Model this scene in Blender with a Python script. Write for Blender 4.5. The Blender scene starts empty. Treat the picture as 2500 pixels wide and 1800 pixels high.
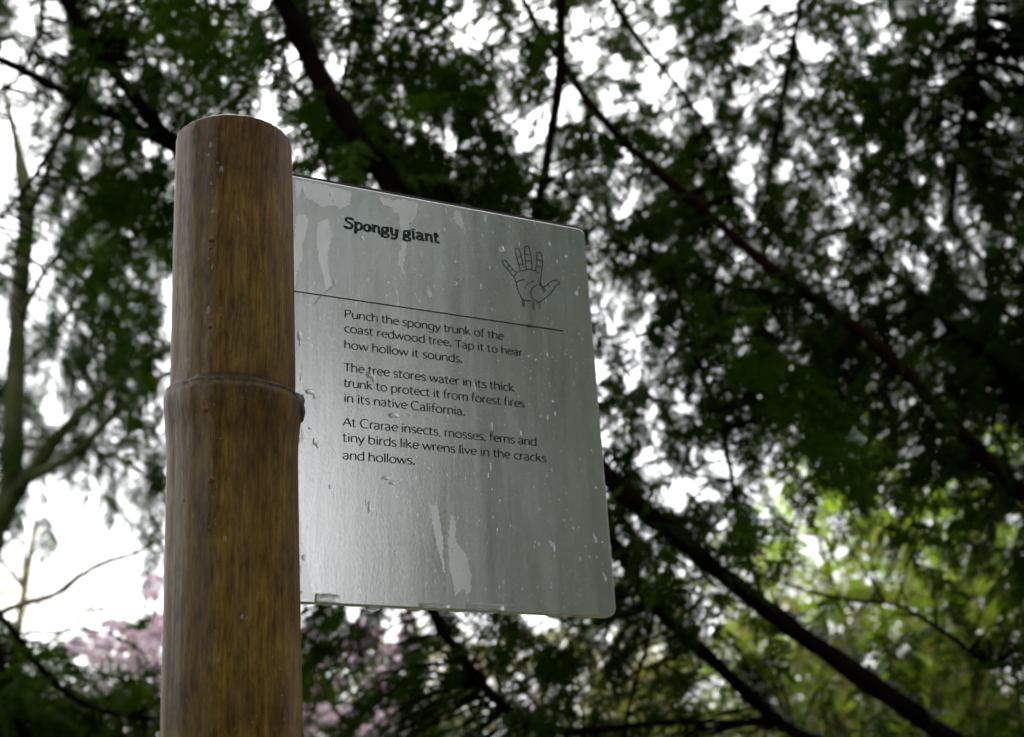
import bpy, math, random
import numpy as np
from mathutils import Vector, Matrix, noise as mnoise

# ------------------------------------------------------------------ camera, sky, sun, exposure
SC = bpy.context.scene
COL = SC.collection
S = 2500 / 2268.0                      # measurements are noted on a 2268 px wide view
FPX = 2981.6
CAM = Vector((0, 0, 0.85))
RCAM = Matrix(((0.99852296, 0.0543314, 0.0),
               (0.02179035, -0.40047136, -0.91605015),
               (-0.04977028, 0.9146971, -0.40106375)))
cam = bpy.data.cameras.new('camera')
camo = bpy.data.objects.new('camera', cam)
COL.objects.link(camo)
camo.matrix_world = Matrix.Translation(CAM) @ RCAM.to_4x4()
cam.sensor_width = 36
cam.lens = FPX / 2500 * 36
cam.clip_start = 0.01
cam.clip_end = 1000
cam.dof.use_dof = True
cam.dof.focus_distance = 1.07
cam.dof.aperture_fstop = 6.0
SC.camera = camo

SUN_EL, SUN_AZ = math.radians(58), math.radians(-10)
W = bpy.data.worlds.new('World')
SC.world = W
W.use_nodes = True
nt = W.node_tree
nt.nodes.clear()
sky = nt.nodes.new('ShaderNodeTexSky')
sky.sky_type = 'NISHITA'
sky.sun_disc = False
sky.sun_elevation = SUN_EL
sky.sun_rotation = SUN_AZ
sky.dust_density = 3.2
sky.air_density = 1.0
hs = nt.nodes.new('ShaderNodeHueSaturation')
hs.inputs['Saturation'].default_value = 0.12      # closed cloud cover: nearly white
bg = nt.nodes.new('ShaderNodeBackground')
bg.inputs['Strength'].default_value = 0.15
wo = nt.nodes.new('ShaderNodeOutputWorld')
nt.links.new(sky.outputs[0], hs.inputs['Color'])
nt.links.new(hs.outputs[0], bg.inputs['Color'])
nt.links.new(bg.outputs[0], wo.inputs[0])

sun = bpy.data.lights.new('sun', 'SUN')
sun.energy = 0.6
sun.angle = math.radians(20)
sun.color = (1.0, 0.97, 0.92)
suno = bpy.data.objects.new('sun', sun)
COL.objects.link(suno)
sd = Vector((math.cos(SUN_EL) * math.sin(SUN_AZ), math.cos(SUN_EL) * math.cos(SUN_AZ), math.sin(SUN_EL)))
suno.rotation_euler = sd.to_track_quat('Z', 'Y').to_euler()

SC.view_settings.view_transform = 'Standard'
SC.view_settings.look = 'None'
SC.view_settings.gamma = 1
SC.view_settings.use_curve_mapping = False
SC.view_settings.exposure = 1.42
SC.cycles.use_denoising = True
SC.cycles.max_bounces = 6
SC.cycles.diffuse_bounces = 3
SC.cycles.glossy_bounces = 3
SC.cycles.transmission_bounces = 5
SC.cycles.transparent_max_bounces = 6
SC.cycles.sample_clamp_indirect = 6
SC.cycles.caustics_reflective = False
SC.cycles.caustics_refractive = True

# ------------------------------------------------------------------ geometry helpers
def ray(px, py):
    return RCAM @ Vector((px * S - 1250, -(py * S - 900), -FPX)).normalized()
FWD = RCAM @ Vector((0, 0, -1))
def P(px, py, d):
    r = ray(px, py)
    return CAM + r * (d / r.dot(FWD))
def project(p):
    q = RCAM.transposed() @ (p - CAM)
    return (q.x / -q.z * FPX + 1250) / S, (-q.y / -q.z * FPX + 900) / S, -q.z

def tag(o, label=None, cat=None, group=None, kind=None):
    if label: o['label'] = label
    if cat: o['category'] = cat
    if group: o['group'] = group
    if kind: o['kind'] = kind
    return o
def empty(name, loc=(0, 0, 0)):
    o = bpy.data.objects.new(name, None)
    o.location = loc
    o.empty_display_size = .1
    COL.objects.link(o)
    return o
def mesh_from(name, V, F, mat=None, smooth=False):
    m = bpy.data.meshes.new(name)
    m.from_pydata([tuple(v) for v in V], [], F)
    if mat: m.materials.append(mat)
    if smooth: m.shade_smooth()
    m.update()
    return m
def tri_mesh(name, verts, tris, mat, smooth=False):
    """verts (n,3), tris (m,3) numpy -> mesh, fast"""
    m = bpy.data.meshes.new(name)
    m.vertices.add(len(verts)); m.vertices.foreach_set('co', verts.astype(np.float32).ravel())
    m.loops.add(tris.size); m.loops.foreach_set('vertex_index', tris.astype(np.int32).ravel())
    m.polygons.add(len(tris))
    m.polygons.foreach_set('loop_start', np.arange(0, tris.size, 3, dtype=np.int32))
    try: m.polygons.foreach_set('loop_total', np.full(len(tris), 3, dtype=np.int32))
    except Exception: pass
    m.materials.append(mat)
    m.update(calc_edges=True)
    if smooth: m.shade_smooth()
    return m
def link(name, mesh, parent=None, loc=None):
    """loc: world location of the mesh origin; parents are unrotated empties"""
    o = bpy.data.objects.new(name, mesh)
    COL.objects.link(o)
    if parent is not None:
        o.parent = parent
        base = Vector((0, 0, 0)); q = parent
        while q is not None:
            base += Vector(q.location); q = q.parent
        o.location = (Vector(loc) if loc is not None else Vector((0, 0, 0))) - base
    elif loc is not None:
        o.location = loc
    return o
def smooth_path(pts, n=6):
    """Catmull-Rom through (Vector, radius) knots"""
    out = []
    k = len(pts)
    for i in range(k - 1):
        p0, p1, p2, p3 = pts[max(i - 1, 0)], pts[i], pts[i + 1], pts[min(i + 2, k - 1)]
        for j in range(n):
            t = j / n
            a = .5 * (2 * p1[0] + (p2[0] - p0[0]) * t + (2 * p0[0] - 5 * p1[0] + 4 * p2[0] - p3[0]) * t * t + (3 * p1[0] - p0[0] - 3 * p2[0] + p3[0]) * t ** 3)
            out.append((a, p1[1] * (1 - t) + p2[1] * t))
    out.append(pts[-1])
    return out
def tube_arrays(path, seg=8, lump=0.0, seed=0):
    V = []; F = []
    n = len(path)
    for i, (p, r) in enumerate(path):
        a = path[max(i - 1, 0)][0]; b = path[min(i + 1, n - 1)][0]
        d = (b - a).normalized()
        u = d.cross(Vector((0.31, 0.17, 0.93)))
        if u.length < 1e-3: u = d.cross(Vector((1, 0, 0)))
        u.normalize(); w = d.cross(u)
        for k in range(seg):
            t = 2 * math.pi * k / seg
            q = u * math.cos(t) + w * math.sin(t)
            rr = r
            if lump: rr *= 1 + lump * mnoise.noise((p + q * r) * (1.2 / max(r, .004)) * .35 + Vector((seed, 0, 0)))
            V.append(p + q * rr)
    for i in range(n - 1):
        for k in range(seg):
            a = i * seg + k; b = i * seg + (k + 1) % seg
            F += [(a, b, b + seg), (a, b + seg, a + seg)]
    c0 = len(V); V.append(path[0][0]); V.append(path[-1][0])
    for k in range(seg):
        F.append((c0, (k + 1) % seg, k)); F.append((c0 + 1, (n - 1) * seg + k, (n - 1) * seg + (k + 1) % seg))
    return V, F
def tube(name, pts, mat, parent, seg=10, n=6, lump=.25):
    """pts: list of (view x, view y, depth, diameter in view px)"""
    kn = [(P(x, y, d), w * .86 * S / FPX * d / 2) for x, y, d, w in pts]
    path = smooth_path(kn, n)
    V, F = tube_arrays(path, seg, lump, random.random() * 50)
    o = kn[0][0].copy()
    m = mesh_from(name, [v - o for v in V], F, mat, True)
    return link(name, m, parent, o), path

# ------------------------------------------------------------------ materials
def mat(name):
    m = bpy.data.materials.new(name); m.use_nodes = True
    nt = m.node_tree
    return m, nt, nt.nodes['Principled BSDF'], nt.nodes['Material Output']
def N(nt, t, **kw):
    n = nt.nodes.new(t)
    for k, v in kw.items():
        if k in n.inputs: n.inputs[k].default_value = v
        else: setattr(n, k, v)
    return n
def ramp(nt, fac, stops, interp='LINEAR'):
    r = nt.nodes.new('ShaderNodeValToRGB')
    r.color_ramp.interpolation = interp
    e = r.color_ramp.elements
    while len(e) > 1: e.remove(e[-1])
    e[0].position = stops[0][0]; e[0].color = (*stops[0][1], 1)
    for p, c in stops[1:]:
        q = e.new(p); q.color = (*c, 1)
    nt.links.new(fac, r.inputs[0])
    return r
def mapping(nt, scale, coord='Object', rot=(0, 0, 0), loc=(0, 0, 0)):
    tc = nt.nodes.new('ShaderNodeTexCoord'); mp = nt.nodes.new('ShaderNodeMapping')
    mp.inputs['Scale'].default_value = scale
    mp.inputs['Rotation'].default_value = rot
    mp.inputs['Location'].default_value = loc
    nt.links.new(tc.outputs[coord], mp.inputs[0])
    return mp.outputs[0]
def noise(nt, vec, scale, detail=4, rough=.6, dist=0.0):
    n = N(nt, 'ShaderNodeTexNoise', Scale=scale, Detail=detail, Roughness=rough, Distortion=dist)
    if vec is not None: nt.links.new(vec, n.inputs['Vector'])
    return n
def mixrgb(nt, mode, fac, a, b):
    m = nt.nodes.new('ShaderNodeMix'); m.data_type = 'RGBA'; m.blend_type = mode
    for sock, v in ((m.inputs[0], fac), (m.inputs[6], a), (m.inputs[7], b)):
        if isinstance(v, (int, float)): sock.default_value = v
        elif isinstance(v, tuple): sock.default_value = (*v, 1)
        else: nt.links.new(v, sock)
    return m.outputs[2]
def mapr(nt, v, a, b, c, d):
    m = nt.nodes.new('ShaderNodeMapRange')
    m.inputs[1].default_value = a; m.inputs[2].default_value = b; m.inputs[3].default_value = c; m.inputs[4].default_value = d
    nt.links.new(v, m.inputs[0])
    return m.outputs[0]

def leaf_mat(name, c0, c1, trans=.35, gloss=.5, rough=.35, tint=(1.2, 1.3, .6)):
    m, nt, b, out = mat(name)
    oi = nt.nodes.new('ShaderNodeObjectInfo')
    geo = nt.nodes.new('ShaderNodeNewGeometry')
    n = noise(nt, geo.outputs['Position'], 2.2, 3)
    add = N(nt, 'ShaderNodeMath', operation='ADD')
    nt.links.new(n.outputs[0], add.inputs[0])
    sc = N(nt, 'ShaderNodeMath', operation='MULTIPLY'); sc.inputs[1].default_value = .45
    isl = nt.nodes.new('ShaderNodeMath'); isl.operation = 'ADD'
    nt.links.new(oi.outputs['Random'], isl.inputs[0]); nt.links.new(geo.outputs['Random Per Island'], isl.inputs[1])
    nt.links.new(isl.outputs[0], sc.inputs[0]); nt.links.new(sc.outputs[0], add.inputs[1])
    r = ramp(nt, mapr(nt, add.outputs[0], .35, 1.35, 0, 1), [(0, c0), (1, c1)])
    b.inputs['Roughness'].default_value = rough
    b.inputs['Specular IOR Level'].default_value = gloss
    nt.links.new(r.outputs[0], b.inputs['Base Color'])
    tr = nt.nodes.new('ShaderNodeBsdfTranslucent')
    tc = mixrgb(nt, 'MULTIPLY', 1.0, r.outputs[0], tint)
    nt.links.new(tc, tr.inputs[0])
    mx = nt.nodes.new('ShaderNodeMixShader'); mx.inputs[0].default_value = trans
    nt.links.new(b.outputs[0], mx.inputs[1]); nt.links.new(tr.outputs[0], mx.inputs[2])
    nt.links.new(mx.outputs[0], out.inputs[0])
    return m
def bark_mat(name, c0, c1, c2=None, scale=14):
    m, nt, b, out = mat(name)
    v = mapping(nt, (1, 1, 1))
    n = noise(nt, v, scale, 6, .7)
    r = ramp(nt, n.outputs[0], [(.3, c0), (.7, c1)])
    col = r.outputs[0]
    if c2:
        n2 = noise(nt, v, scale * .35, 4, .6)
        k = mapr(nt, n2.outputs[0], .42, .58, 0, 1)
        col = mixrgb(nt, 'MIX', k, col, c2)
    nt.links.new(col, b.inputs['Base Color'])
    b.inputs['Roughness'].default_value = 1.0
    b.inputs['Specular IOR Level'].default_value = .0
    bp = N(nt, 'ShaderNodeBump', Strength=.6, Distance=.01)
    nt.links.new(n.outputs[0], bp.inputs['Height']); nt.links.new(bp.outputs[0], b.inputs['Normal'])
    return m

M = {}
M['needle'] = leaf_mat('dark_needles', (.005, .018, .002), (.047, .102, .005), .45, .05, .6, (1.35, 1.25, .4))
M['needle_blue'] = leaf_mat('bluish_needles', (.010, .028, .006), (.045, .088, .014), .36, .06, .5)
M['leaf_bright'] = leaf_mat('bright_leaves', (.15, .27, .02), (.38, .48, .05), .5, .5, .3)
M['leaf_olive'] = leaf_mat('olive_leaves', (.04, .07, .015), (.42, .36, .16), .4, .4, .4)
M['leaf_rhodo'] = leaf_mat('rhododendron_leaves', (.02, .045, .015), (.07, .12, .035), .15, .6, .25)
M['leaf_pale'] = leaf_mat('pale_leaves', (.22, .26, .14), (.40, .40, .24), .5, .3, .5)
M['petal'] = leaf_mat('pink_petals', (.92, .70, .79), (.98, .93, .95), .5, .1, .5, (1.0, .95, 1.0))
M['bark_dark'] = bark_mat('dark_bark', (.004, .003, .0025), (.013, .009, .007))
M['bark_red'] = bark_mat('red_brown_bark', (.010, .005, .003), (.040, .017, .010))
M['bark_moss'] = bark_mat('mossy_bark', (.12, .105, .08), (.22, .19, .14), (.10, .13, .045), 9)
M['bark_pale'] = bark_mat('pale_bark', (.24, .18, .12), (.42, .34, .24), (.16, .17, .07), 12)

# ------------------------------------------------------------------ ground and hill
def make_terrain():
    n = 90
    V = []; F = []
    ext = 260.0
    for j in range(n + 1):
        for i in range(n + 1):
            u = (i / n * 2 - 1); v = (j / n * 2 - 1)
            x = ext * u * abs(u); y = ext * v * abs(v)
            r = math.hypot(x, y)
            z = .05 * mnoise.noise(Vector((x * .8, y * .8, 0))) * min(1, r)
            z += 3.4 * max(0, (r - 14) / 20) * (1 + .5 * mnoise.noise(Vector((x * .03, y * .03, 3)))) if r < 60 else 7.8 + .04 * (r - 60) * (1 + .3 * mnoise.noise(Vector((x * .01, y * .01, 3))))
            V.append((x, y, z))
    for j in range(n):
        for i in range(n):
            a = j * (n + 1) + i
            F.append((a, a + 1, a + n + 2, a + n + 1))
    m, nt, b, out = mat('forest_floor')
    v = mapping(nt, (1, 1, 1))
    a = noise(nt, v, 1.4, 8, .7); c = noise(nt, v, .12, 3)
    r = ramp(nt, a.outputs[0], [(.3, (.02, .014, .008)), (.5, (.06, .045, .022)), (.7, (.05, .075, .02))])
    col = mixrgb(nt, 'MIX', mapr(nt, c.outputs[0], .4, .6, 0, .8), r.outputs[0], (.045, .075, .018))
    nt.links.new(col, b.inputs['Base Color']); b.inputs['Roughness'].default_value = .9
    bp = N(nt, 'ShaderNodeBump', Strength=.7, Distance=.05)
    nt.links.new(a.outputs[0], bp.inputs['Height']); nt.links.new(bp.outputs[0], b.inputs['Normal'])
    o = link('ground', mesh_from('ground', V, F, m, True))
    tag(o, kind='structure')
make_terrain()

# ------------------------------------------------------------------ bamboo post
R0 = 0.050
_r = ray(517, 816)
P0 = CAM + _r * (1.0 / _r.dot(FWD))            # axis point of the post beside the sign
AX = (RCAM @ Vector((591 - 1250, 7250, -FPX))).normalized()   # lean of the post
HD = Vector((0.90554677, 0.42424646, 0)).normalized()         # direction of the sign
NRM = Vector((0.42424646, -0.90554677, 0)).normalized()       # its face
def sp(sx, sy):
    """photo px (2500 scale) -> (u, v) on the sign face"""
    r = ray(sx / S, sy / S)
    t = (P0 + NRM * .003 - CAM).dot(NRM) / r.dot(NRM)
    p = CAM + r * t
    return (p - P0).dot(HD), p.z - P0.z
def on_sign(u, v, off=0.0):
    return P0 + HD * u + Vector((0, 0, v)) + NRM * (.003 + off)

ax_x = AX.cross(Vector((0, -1, 0))).normalized()
if ax_x.x < 0: ax_x = -ax_x
ax_y = AX.cross(ax_x).normalized()
def axis_t(py):
    """distance along the post axis (from P0) that projects to view row py"""
    lo, hi = -1.5, .6
    for _ in range(50):
        mid = (lo + hi) / 2
        if project(P0 + AX * mid)[1] > py: lo = mid
        else: hi = mid
    return (lo + hi) / 2
T_TOP = axis_t(322)
T_NODE = axis_t(884)
T_BOT = -(P0.z + .35) / AX.z
def prof(t):
    """bamboo radius at axis distance t"""
    d = t - T_NODE
    r = R0
    if d > 0:
        r *= 1 - .012 * math.exp(-d / .02) + .0 * d
        r += .0013 * math.exp(-(d / .0016) ** 2)
    else:
        r *= 1.014 + .070 * math.exp(-((d + .0085) / (.0075 if d > -.0085 else .024)) ** 2)
        r += .0010 * math.exp(-(d / .0020) ** 2)
    e = T_TOP - t
    if e < .0035: r -= .0035 * (1 - math.sqrt(max(0, 1 - ((.0035 - e) / .0035) ** 2)))
    d2 = t - (T_NODE - .62)
    r += R0 * .055 * math.exp(-((d2) / .018) ** 2)
    return r
def make_post():
    ts = []
    t = T_BOT
    while t < T_TOP - .007:
        ts.append(t)
        near = min(abs(t - T_NODE), abs(t - T_NODE + .62))
        t += .0012 if near < .012 else .004 if near < .06 else .012
    ts += [T_TOP - .0035 + .0035 * math.sin(math.radians(a)) for a in range(0, 91, 15)]
    SEG = 144
    V = []; F = []
    org = P0 + AX * T_BOT
    for t in ts:
        r = prof(t)
        for k in range(SEG):
            a = 2 * math.pi * k / SEG
            q = ax_x * math.cos(a) + ax_y * math.sin(a)
            wob = .0006 * mnoise.noise(Vector((math.cos(a) * 2, math.sin(a) * 2, t * 4))) + .00025 * mnoise.noise(Vector((math.cos(a) * 14, math.sin(a) * 14, t * 9)))
            # ring is wavy
            nz = math.exp(-((t - T_NODE) / .01) ** 2)
            dt = (.0016 * math.sin(a * 2 + 1) + .0012 * mnoise.noise(Vector((math.cos(a) * 5, math.sin(a) * 5, 1)))) * nz - .0030 * math.cos(a) * math.exp(-((t - T_NODE) / .035) ** 2)
            wob += .0009 * mnoise.noise(Vector((math.cos(a) * 11, math.sin(a) * 11, t * 60))) * nz
            if T_TOP - t < .004:
                e_ = 1 - (T_TOP - t) / .004
                dt += .0011 * mnoise.noise(Vector((math.cos(a) * 9, math.sin(a) * 9, 3))) * e_
                wob += .0006 * mnoise.noise(Vector((math.cos(a) * 25, math.sin(a) * 25, 9))) * e_
            V.append(P0 + AX * (t + dt) + q * (r + wob) - org)
    n = len(ts)
    for i in range(n - 1):
        for k in range(SEG):
            a = i * SEG + k; b = i * SEG + (k + 1) % SEG
            F.append((a, b, b + SEG, a + SEG))
    # cut top: rim and shallow diaphragm
    top = (n - 1) * SEG
    rim = len(V)
    for rr, dz in ((.036, -.001), (.034, -.012), (.0, -.016)):
        if rr > 0:
            for k in range(SEG):
                a = 2 * math.pi * k / SEG
                V.append(P0 + AX * (T_TOP + dz) + (ax_x * math.cos(a) + ax_y * math.sin(a)) * rr - org)
        else:
            V.append(P0 + AX * (T_TOP + dz) - org)
    for (A, B) in ((top, rim), (rim, rim + SEG)):
        for k in range(SEG):
            F.append((A + k, A + (k + 1) % SEG, B + (k + 1) % SEG, B + k))
    c = len(V) - 1
    for k in range(SEG): F.append((rim + SEG + k, rim + SEG + (k + 1) % SEG, c))
    m, nt, b, out = mat('wet_bamboo')
    rot = AX.to_track_quat('Z', 'Y')
    v1 = mapping(nt, (1, 1, .10))
    v2 = mapping(nt, (1, 1, .14))
    v3 = mapping(nt, (1, 1, .05))
    n1 = noise(nt, v1, 210, 7, .68)
    n2 = noise(nt, v2, 60, 9, .80, .25)
    n3 = noise(nt, v3, 520, 4, .7)
    n4 = noise(nt, mapping(nt, (1, 1, .5)), 22, 8, .72, .5)
    base = ramp(nt, n2.outputs[0], [(.22, (.060, .028, .004)), (.42, (.150, .088, .016)), (.58, (.225, .145, .030)), (.8, (.31, .22, .062))])
    st = ramp(nt, n1.outputs[0], [(.30, (.30, .23, .15)), (.43, (.85, .81, .72)), (.68, (1.22, 1.20, 1.08))])
    fine = ramp(nt, n3.outputs[0], [(.34, (.55, .50, .44)), (.60, (1.2, 1.18, 1.12))])
    big = ramp(nt, n4.outputs[0], [(.32, (.50, .40, .30)), (.5, (.92, .88, .82)), (.7, (1.15, 1.15, 1.12))])
    c = mixrgb(nt, 'MULTIPLY', .9, base.outputs[0], st.outputs[0])
    c = mixrgb(nt, 'MULTIPLY', .8, c, fine.outputs[0])
    c = mixrgb(nt, 'MULTIPLY', .9, c, big.outputs[0])
    n5 = noise(nt, mapping(nt, (1, 1, .42), loc=(3, 1, 7)), 110, 8, .75, .4)
    c = mixrgb(nt, 'MULTIPLY', .95, c, ramp(nt, n5.outputs[0], [(.33, (.42, .35, .27)), (.45, (.86, .83, .78)), (.64, (1.22, 1.22, 1.12))]).outputs[0])
    # small dark specks
    sp_ = noise(nt, mapping(nt, (1, 1, .6)), 330, 2, .5)
    spk = mapr(nt, sp_.outputs[0], .70, .76, 0, .8)
    c = mixrgb(nt, 'MIX', spk, c, (.018, .009, .004))
    # aged grime just under the ring
    zt = nt.nodes.new('ShaderNodeTexCoord'); sx = nt.nodes.new('ShaderNodeSeparateXYZ')
    nt.links.new(zt.outputs['Object'], sx.inputs[0])
    zn = (P0 + AX * T_NODE - org).z
    g = mapr(nt, sx.outputs[2], zn - .05, zn - .002, 0, 1)
    g2 = mapr(nt, sx.outputs[2], zn - .001, zn + .004, 1, 0)
    mm = N(nt, 'ShaderNodeMath', operation='MULTIPLY'); nt.links.new(g, mm.inputs[0]); nt.links.new(g2, mm.inputs[1])
    mm2 = N(nt, 'ShaderNodeMath', operation='MULTIPLY'); nt.links.new(mm.outputs[0], mm2.inputs[0])
    nt.links.new(mapr(nt, n2.outputs[0], .35, .6, .9, .15), mm2.inputs[1])
    c = mixrgb(nt, 'MIX', mm2.outputs[0], c, (.035, .02, .009))
    d1 = mapr(nt, sx.outputs[2], zn - .0075, zn - .002, 0, 1); d2 = mapr(nt, sx.outputs[2], zn - .0016, zn - .0004, 1, 0)
    dd_ = N(nt, 'ShaderNodeMath', operation='MULTIPLY'); nt.links.new(d1, dd_.inputs[0]); nt.links.new(d2, dd_.inputs[1])
    de_ = N(nt, 'ShaderNodeMath', operation='MULTIPLY'); nt.links.new(dd_.outputs[0], de_.inputs[0]); nt.links.new(mapr(nt, n5.outputs[0], .35, .6, 1, .45), de_.inputs[1])
    c = mixrgb(nt, 'MIX', de_.outputs[0], c, (.016, .009, .004))
    e1 = mapr(nt, sx.outputs[2], zn - .0012, zn - .0002, 0, 1); e2 = mapr(nt, sx.outputs[2], zn + .0012, zn + .0035, 1, 0)
    ee = N(nt, 'ShaderNodeMath', operation='MULTIPLY'); nt.links.new(e1, ee.inputs[0]); nt.links.new(e2, ee.inputs[1])
    ef = N(nt, 'ShaderNodeMath', operation='MULTIPLY'); nt.links.new(ee.outputs[0], ef.inputs[0]); nt.links.new(mapr(nt, n2.outputs[0], .3, .7, .95, .4), ef.inputs[1])
    c = mixrgb(nt, 'MIX', ef.outputs[0], c, (.055, .026, .010))
    # darker weathered band at the cut top
    zt_ = (P0 + AX * T_TOP - org).z
    tb = mapr(nt, sx.outputs[2], zt_ - .16, zt_ - .01, 0, .55)
    c = mixrgb(nt, 'MULTIPLY', tb, c, (.62, .42, .36))
    tb2 = mapr(nt, sx.outputs[2], zt_ - .006, zt_ - .0005, 0, .8)
    c = mixrgb(nt, 'MIX', tb2, c, (.03, .02, .010))
    nt.links.new(c, b.inputs['Base Color'])
    nt.links.new(mapr(nt, n1.outputs[0], .3, .7, .62, .48), b.inputs['Roughness'])
    b.inputs['Coat Weight'].default_value = .13
    b.inputs['Coat IOR'].default_value = 1.55
    b.inputs['Specular IOR Level'].default_value = .12
    b.inputs['Coat Roughness'].default_value = .24
    # a run of rain down one side keeps that strip glossy
    wet_dir = ax_x * -.375 + ax_y * math.copysign(.927, ax_y.dot(-FWD))
    wd = N(nt, 'ShaderNodeVectorMath', operation='DOT_PRODUCT'); wd.inputs[1].default_value = wet_dir
    ga = nt.nodes.new('ShaderNodeNewGeometry'); nt.links.new(ga.outputs['True Normal'], wd.inputs[0])
    ws = N(nt, 'ShaderNodeMath', operation='ADD'); nt.links.new(wd.outputs['Value'], ws.inputs[0])
    nt.links.new(mapr(nt, n5.outputs[0], .3, .7, -.02, .02), ws.inputs[1])
    nt.links.new(mapr(nt, ws.outputs[0], .90, 1.0, .08, .85), b.inputs['Coat Weight'])
    bp = N(nt, 'ShaderNodeBump', Strength=.35, Distance=.0012)
    nt.links.new(n1.outputs[0], bp.inputs['Height'])
    bp2 = N(nt, 'ShaderNodeBump', Strength=.25, Distance=.0006)
    nt.links.new(sp_.outputs[0], bp2.inputs['Height']); nt.links.new(bp.outputs[0], bp2.inputs['Normal'])
    nt.links.new(bp2.outputs[0], b.inputs['Normal'])
    nt.links.new(bp2.outputs[0], b.inputs['Coat Normal'])
    root = tag(empty('bamboo_post', org), 'thick wet brown bamboo post with a ring joint, holding the sign on its right', 'post')
    link('culm', mesh_from('culm', V, F, m, True), root, org)
    return root, m
post, bamboo_mat = make_post()

def post_hit(px, py):
    r = ray(px, py)
    best = None
    t = .8
    while t < 1.4:
        p = CAM + r * t
        a = (p - P0).dot(AX)
        q = p - P0 - AX * a
        if q.length <= prof(a): return p, q.normalized()
        t += .0004
    return None

mw, ntw, bw, ow = mat('clear_water')
bw.inputs['Base Color'].default_value = (1, 1, 1, 1)
bw.inputs['Transmission Weight'].default_value = .85
bw.inputs['Roughness'].default_value = .02
bw.inputs['IOR'].default_value = 1.27
M['water'] = mw
ms, nts, bs, os_ = mat('brown_sap')
bs.inputs['Base Color'].default_value = (.35, .14, .035, 1)
bs.inputs['Transmission Weight'].default_value = .5
bs.inputs['Roughness'].default_value = .04
bs.inputs['IOR'].default_value = 1.4
M['sap'] = ms

def drop_arrays(p, nrm, up, a, b, h, seed=0, nr=4, ns=12, pear=.0):
    """lens-shaped drop: half-width a, half-height b, bulge h"""
    side = up.cross(nrm).normalized(); up = nrm.cross(side).normalized()
    V = [p + nrm * h]; F = []
    for i in range(1, nr + 1):
        f = i / nr
        for k in range(ns):
            t = 2 * math.pi * k / ns
            w = 1 + .22 * mnoise.noise(Vector((math.cos(t) * 1.3, math.sin(t) * 1.3, seed)))
            y = math.sin(t)
            xs = 1 - pear * y
            V.append(p + side * (a * f * math.cos(t) * w * xs) + up * (b * f * y * w) + nrm * (h * math.sqrt(max(0, 1 - f * f)) - (1e-4 if i == nr else 0)))
    for k in range(ns):
        F.append((0, 1 + k, 1 + (k + 1) % ns))
    for i in range(nr - 1):
        for k in range(ns):
            A = 1 + i * ns + k; B = 1 + i * ns + (k + 1) % ns
            F.append((A, A + ns, B + ns)); F.append((A, B + ns, B))
    return V, F
def add_drop(parent, name, material, p, nrm, up, a, b, h, seed, pear=0.):
    V, F = drop_arrays(p, nrm, up, a, b, h, seed, 5, 16, pear)
    return link(name, mesh_from(name, [v - p for v in V], F, material, True), parent, p)

random.seed(5)
PX = 1.0 / FPX * S       # one view px in metres at 1 m
for (x, y, w, h) in [(467, 322, 8, 17), (462, 345, 5, 10), (490, 376, 9, 16), (481, 362, 5, 7), (468, 408, 5, 9), (470, 470, 7, 10), (469, 530, 12, 14),
                     (466, 549, 8, 9), (462, 575, 5, 8), (470, 592, 5, 12), (462, 690, 9, 22), (472, 703, 6, 14), (490, 700, 4, 9), (465, 722, 8, 10),
                     (456, 905, 10, 14), (468, 1062, 12, 13), (478, 1082, 6, 6), (463, 1170, 7, 10), (476, 1164, 4, 8), (498, 1195, 7, 11),
                     (536, 1368, 7, 10), (470, 1520, 4, 8), (484, 1462, 5, 10), (407, 1108, 4, 5), (528, 487, 4, 8), (455, 652, 4, 9)]:
    hit = post_hit(x, y)
    if hit:
        p, nr = hit
        add_drop(post, 'sap_bead', M['sap'] if random.random() < .6 else M['water'], p, nr, AX, w * PX * .62, h * PX * .62, w * PX * .38, x + y, .15)
# very fine droplets in the wet stripe and over the culm
Vd, Fd = [], []
rng = random.Random(8)
for i in range(900):
    if i < 430: x = rng.gauss(468, 9); y = rng.uniform(290, 1250) if rng.random() < .8 else rng.uniform(800, 1620)
    else: x = rng.uniform(372, 655); y = rng.uniform(280, 1630)
    hit = post_hit(x, y)
    if not hit: continue
    p, nr = hit
    s = rng.uniform(.7, 2.1) * PX
    V, F = drop_arrays(p, nr, AX, s * .6, s * rng.uniform(.7, 2.2), s * .5, i, 2, 6)
    k = len(Vd); Vd += V; Fd += [(a + k, b + k, c + k) for a, b, c in F]
o0 = P0.copy()
o = link('droplets', mesh_from('droplets', [v - o0 for v in Vd], Fd, M['water'], True), post, o0)
tag(o, kind='stuff')
# dark branch scar on the right side of the ring
hit_dir = (HD * 1.0 - NRM * -.28).normalized()
pk = P0 + AX * (T_NODE - .0075) + hit_dir * (prof(T_NODE - .0075) - .003)
mk, ntk, bk, ok = mat('scar_bark')
nk = noise(ntk, mapping(ntk, (1, 1, 1)), 240, 5, .7)
rk = ramp(ntk, nk.outputs[0], [(.3, (.012, .006, .003)), (.7, (.06, .030, .013))])
ntk.links.new(rk.outputs[0], bk.inputs['Base Color']); bk.inputs['Roughness'].default_value = .45
bpk = N(ntk, 'ShaderNodeBump', Strength=.8, Distance=.001)
ntk.links.new(nk.outputs[0], bpk.inputs['Height']); ntk.links.new(bpk.outputs[0], bk.inputs['Normal'])
V = []; F = []
for i in range(13):
    f = i / 12 * math.pi
    for k in range(18):
        t = 2 * math.pi * k / 18
        d = Vector((math.sin(f) * math.cos(t) * .0066, math.sin(f) * math.sin(t) * .010, math.cos(f) * .0130))
        d *= 1 + .30 * mnoise.noise(d * 190)
        V.append(hit_dir * d.x + hit_dir.cross(AX) * d.y + AX * (d.z - .0 * d.x))
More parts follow.
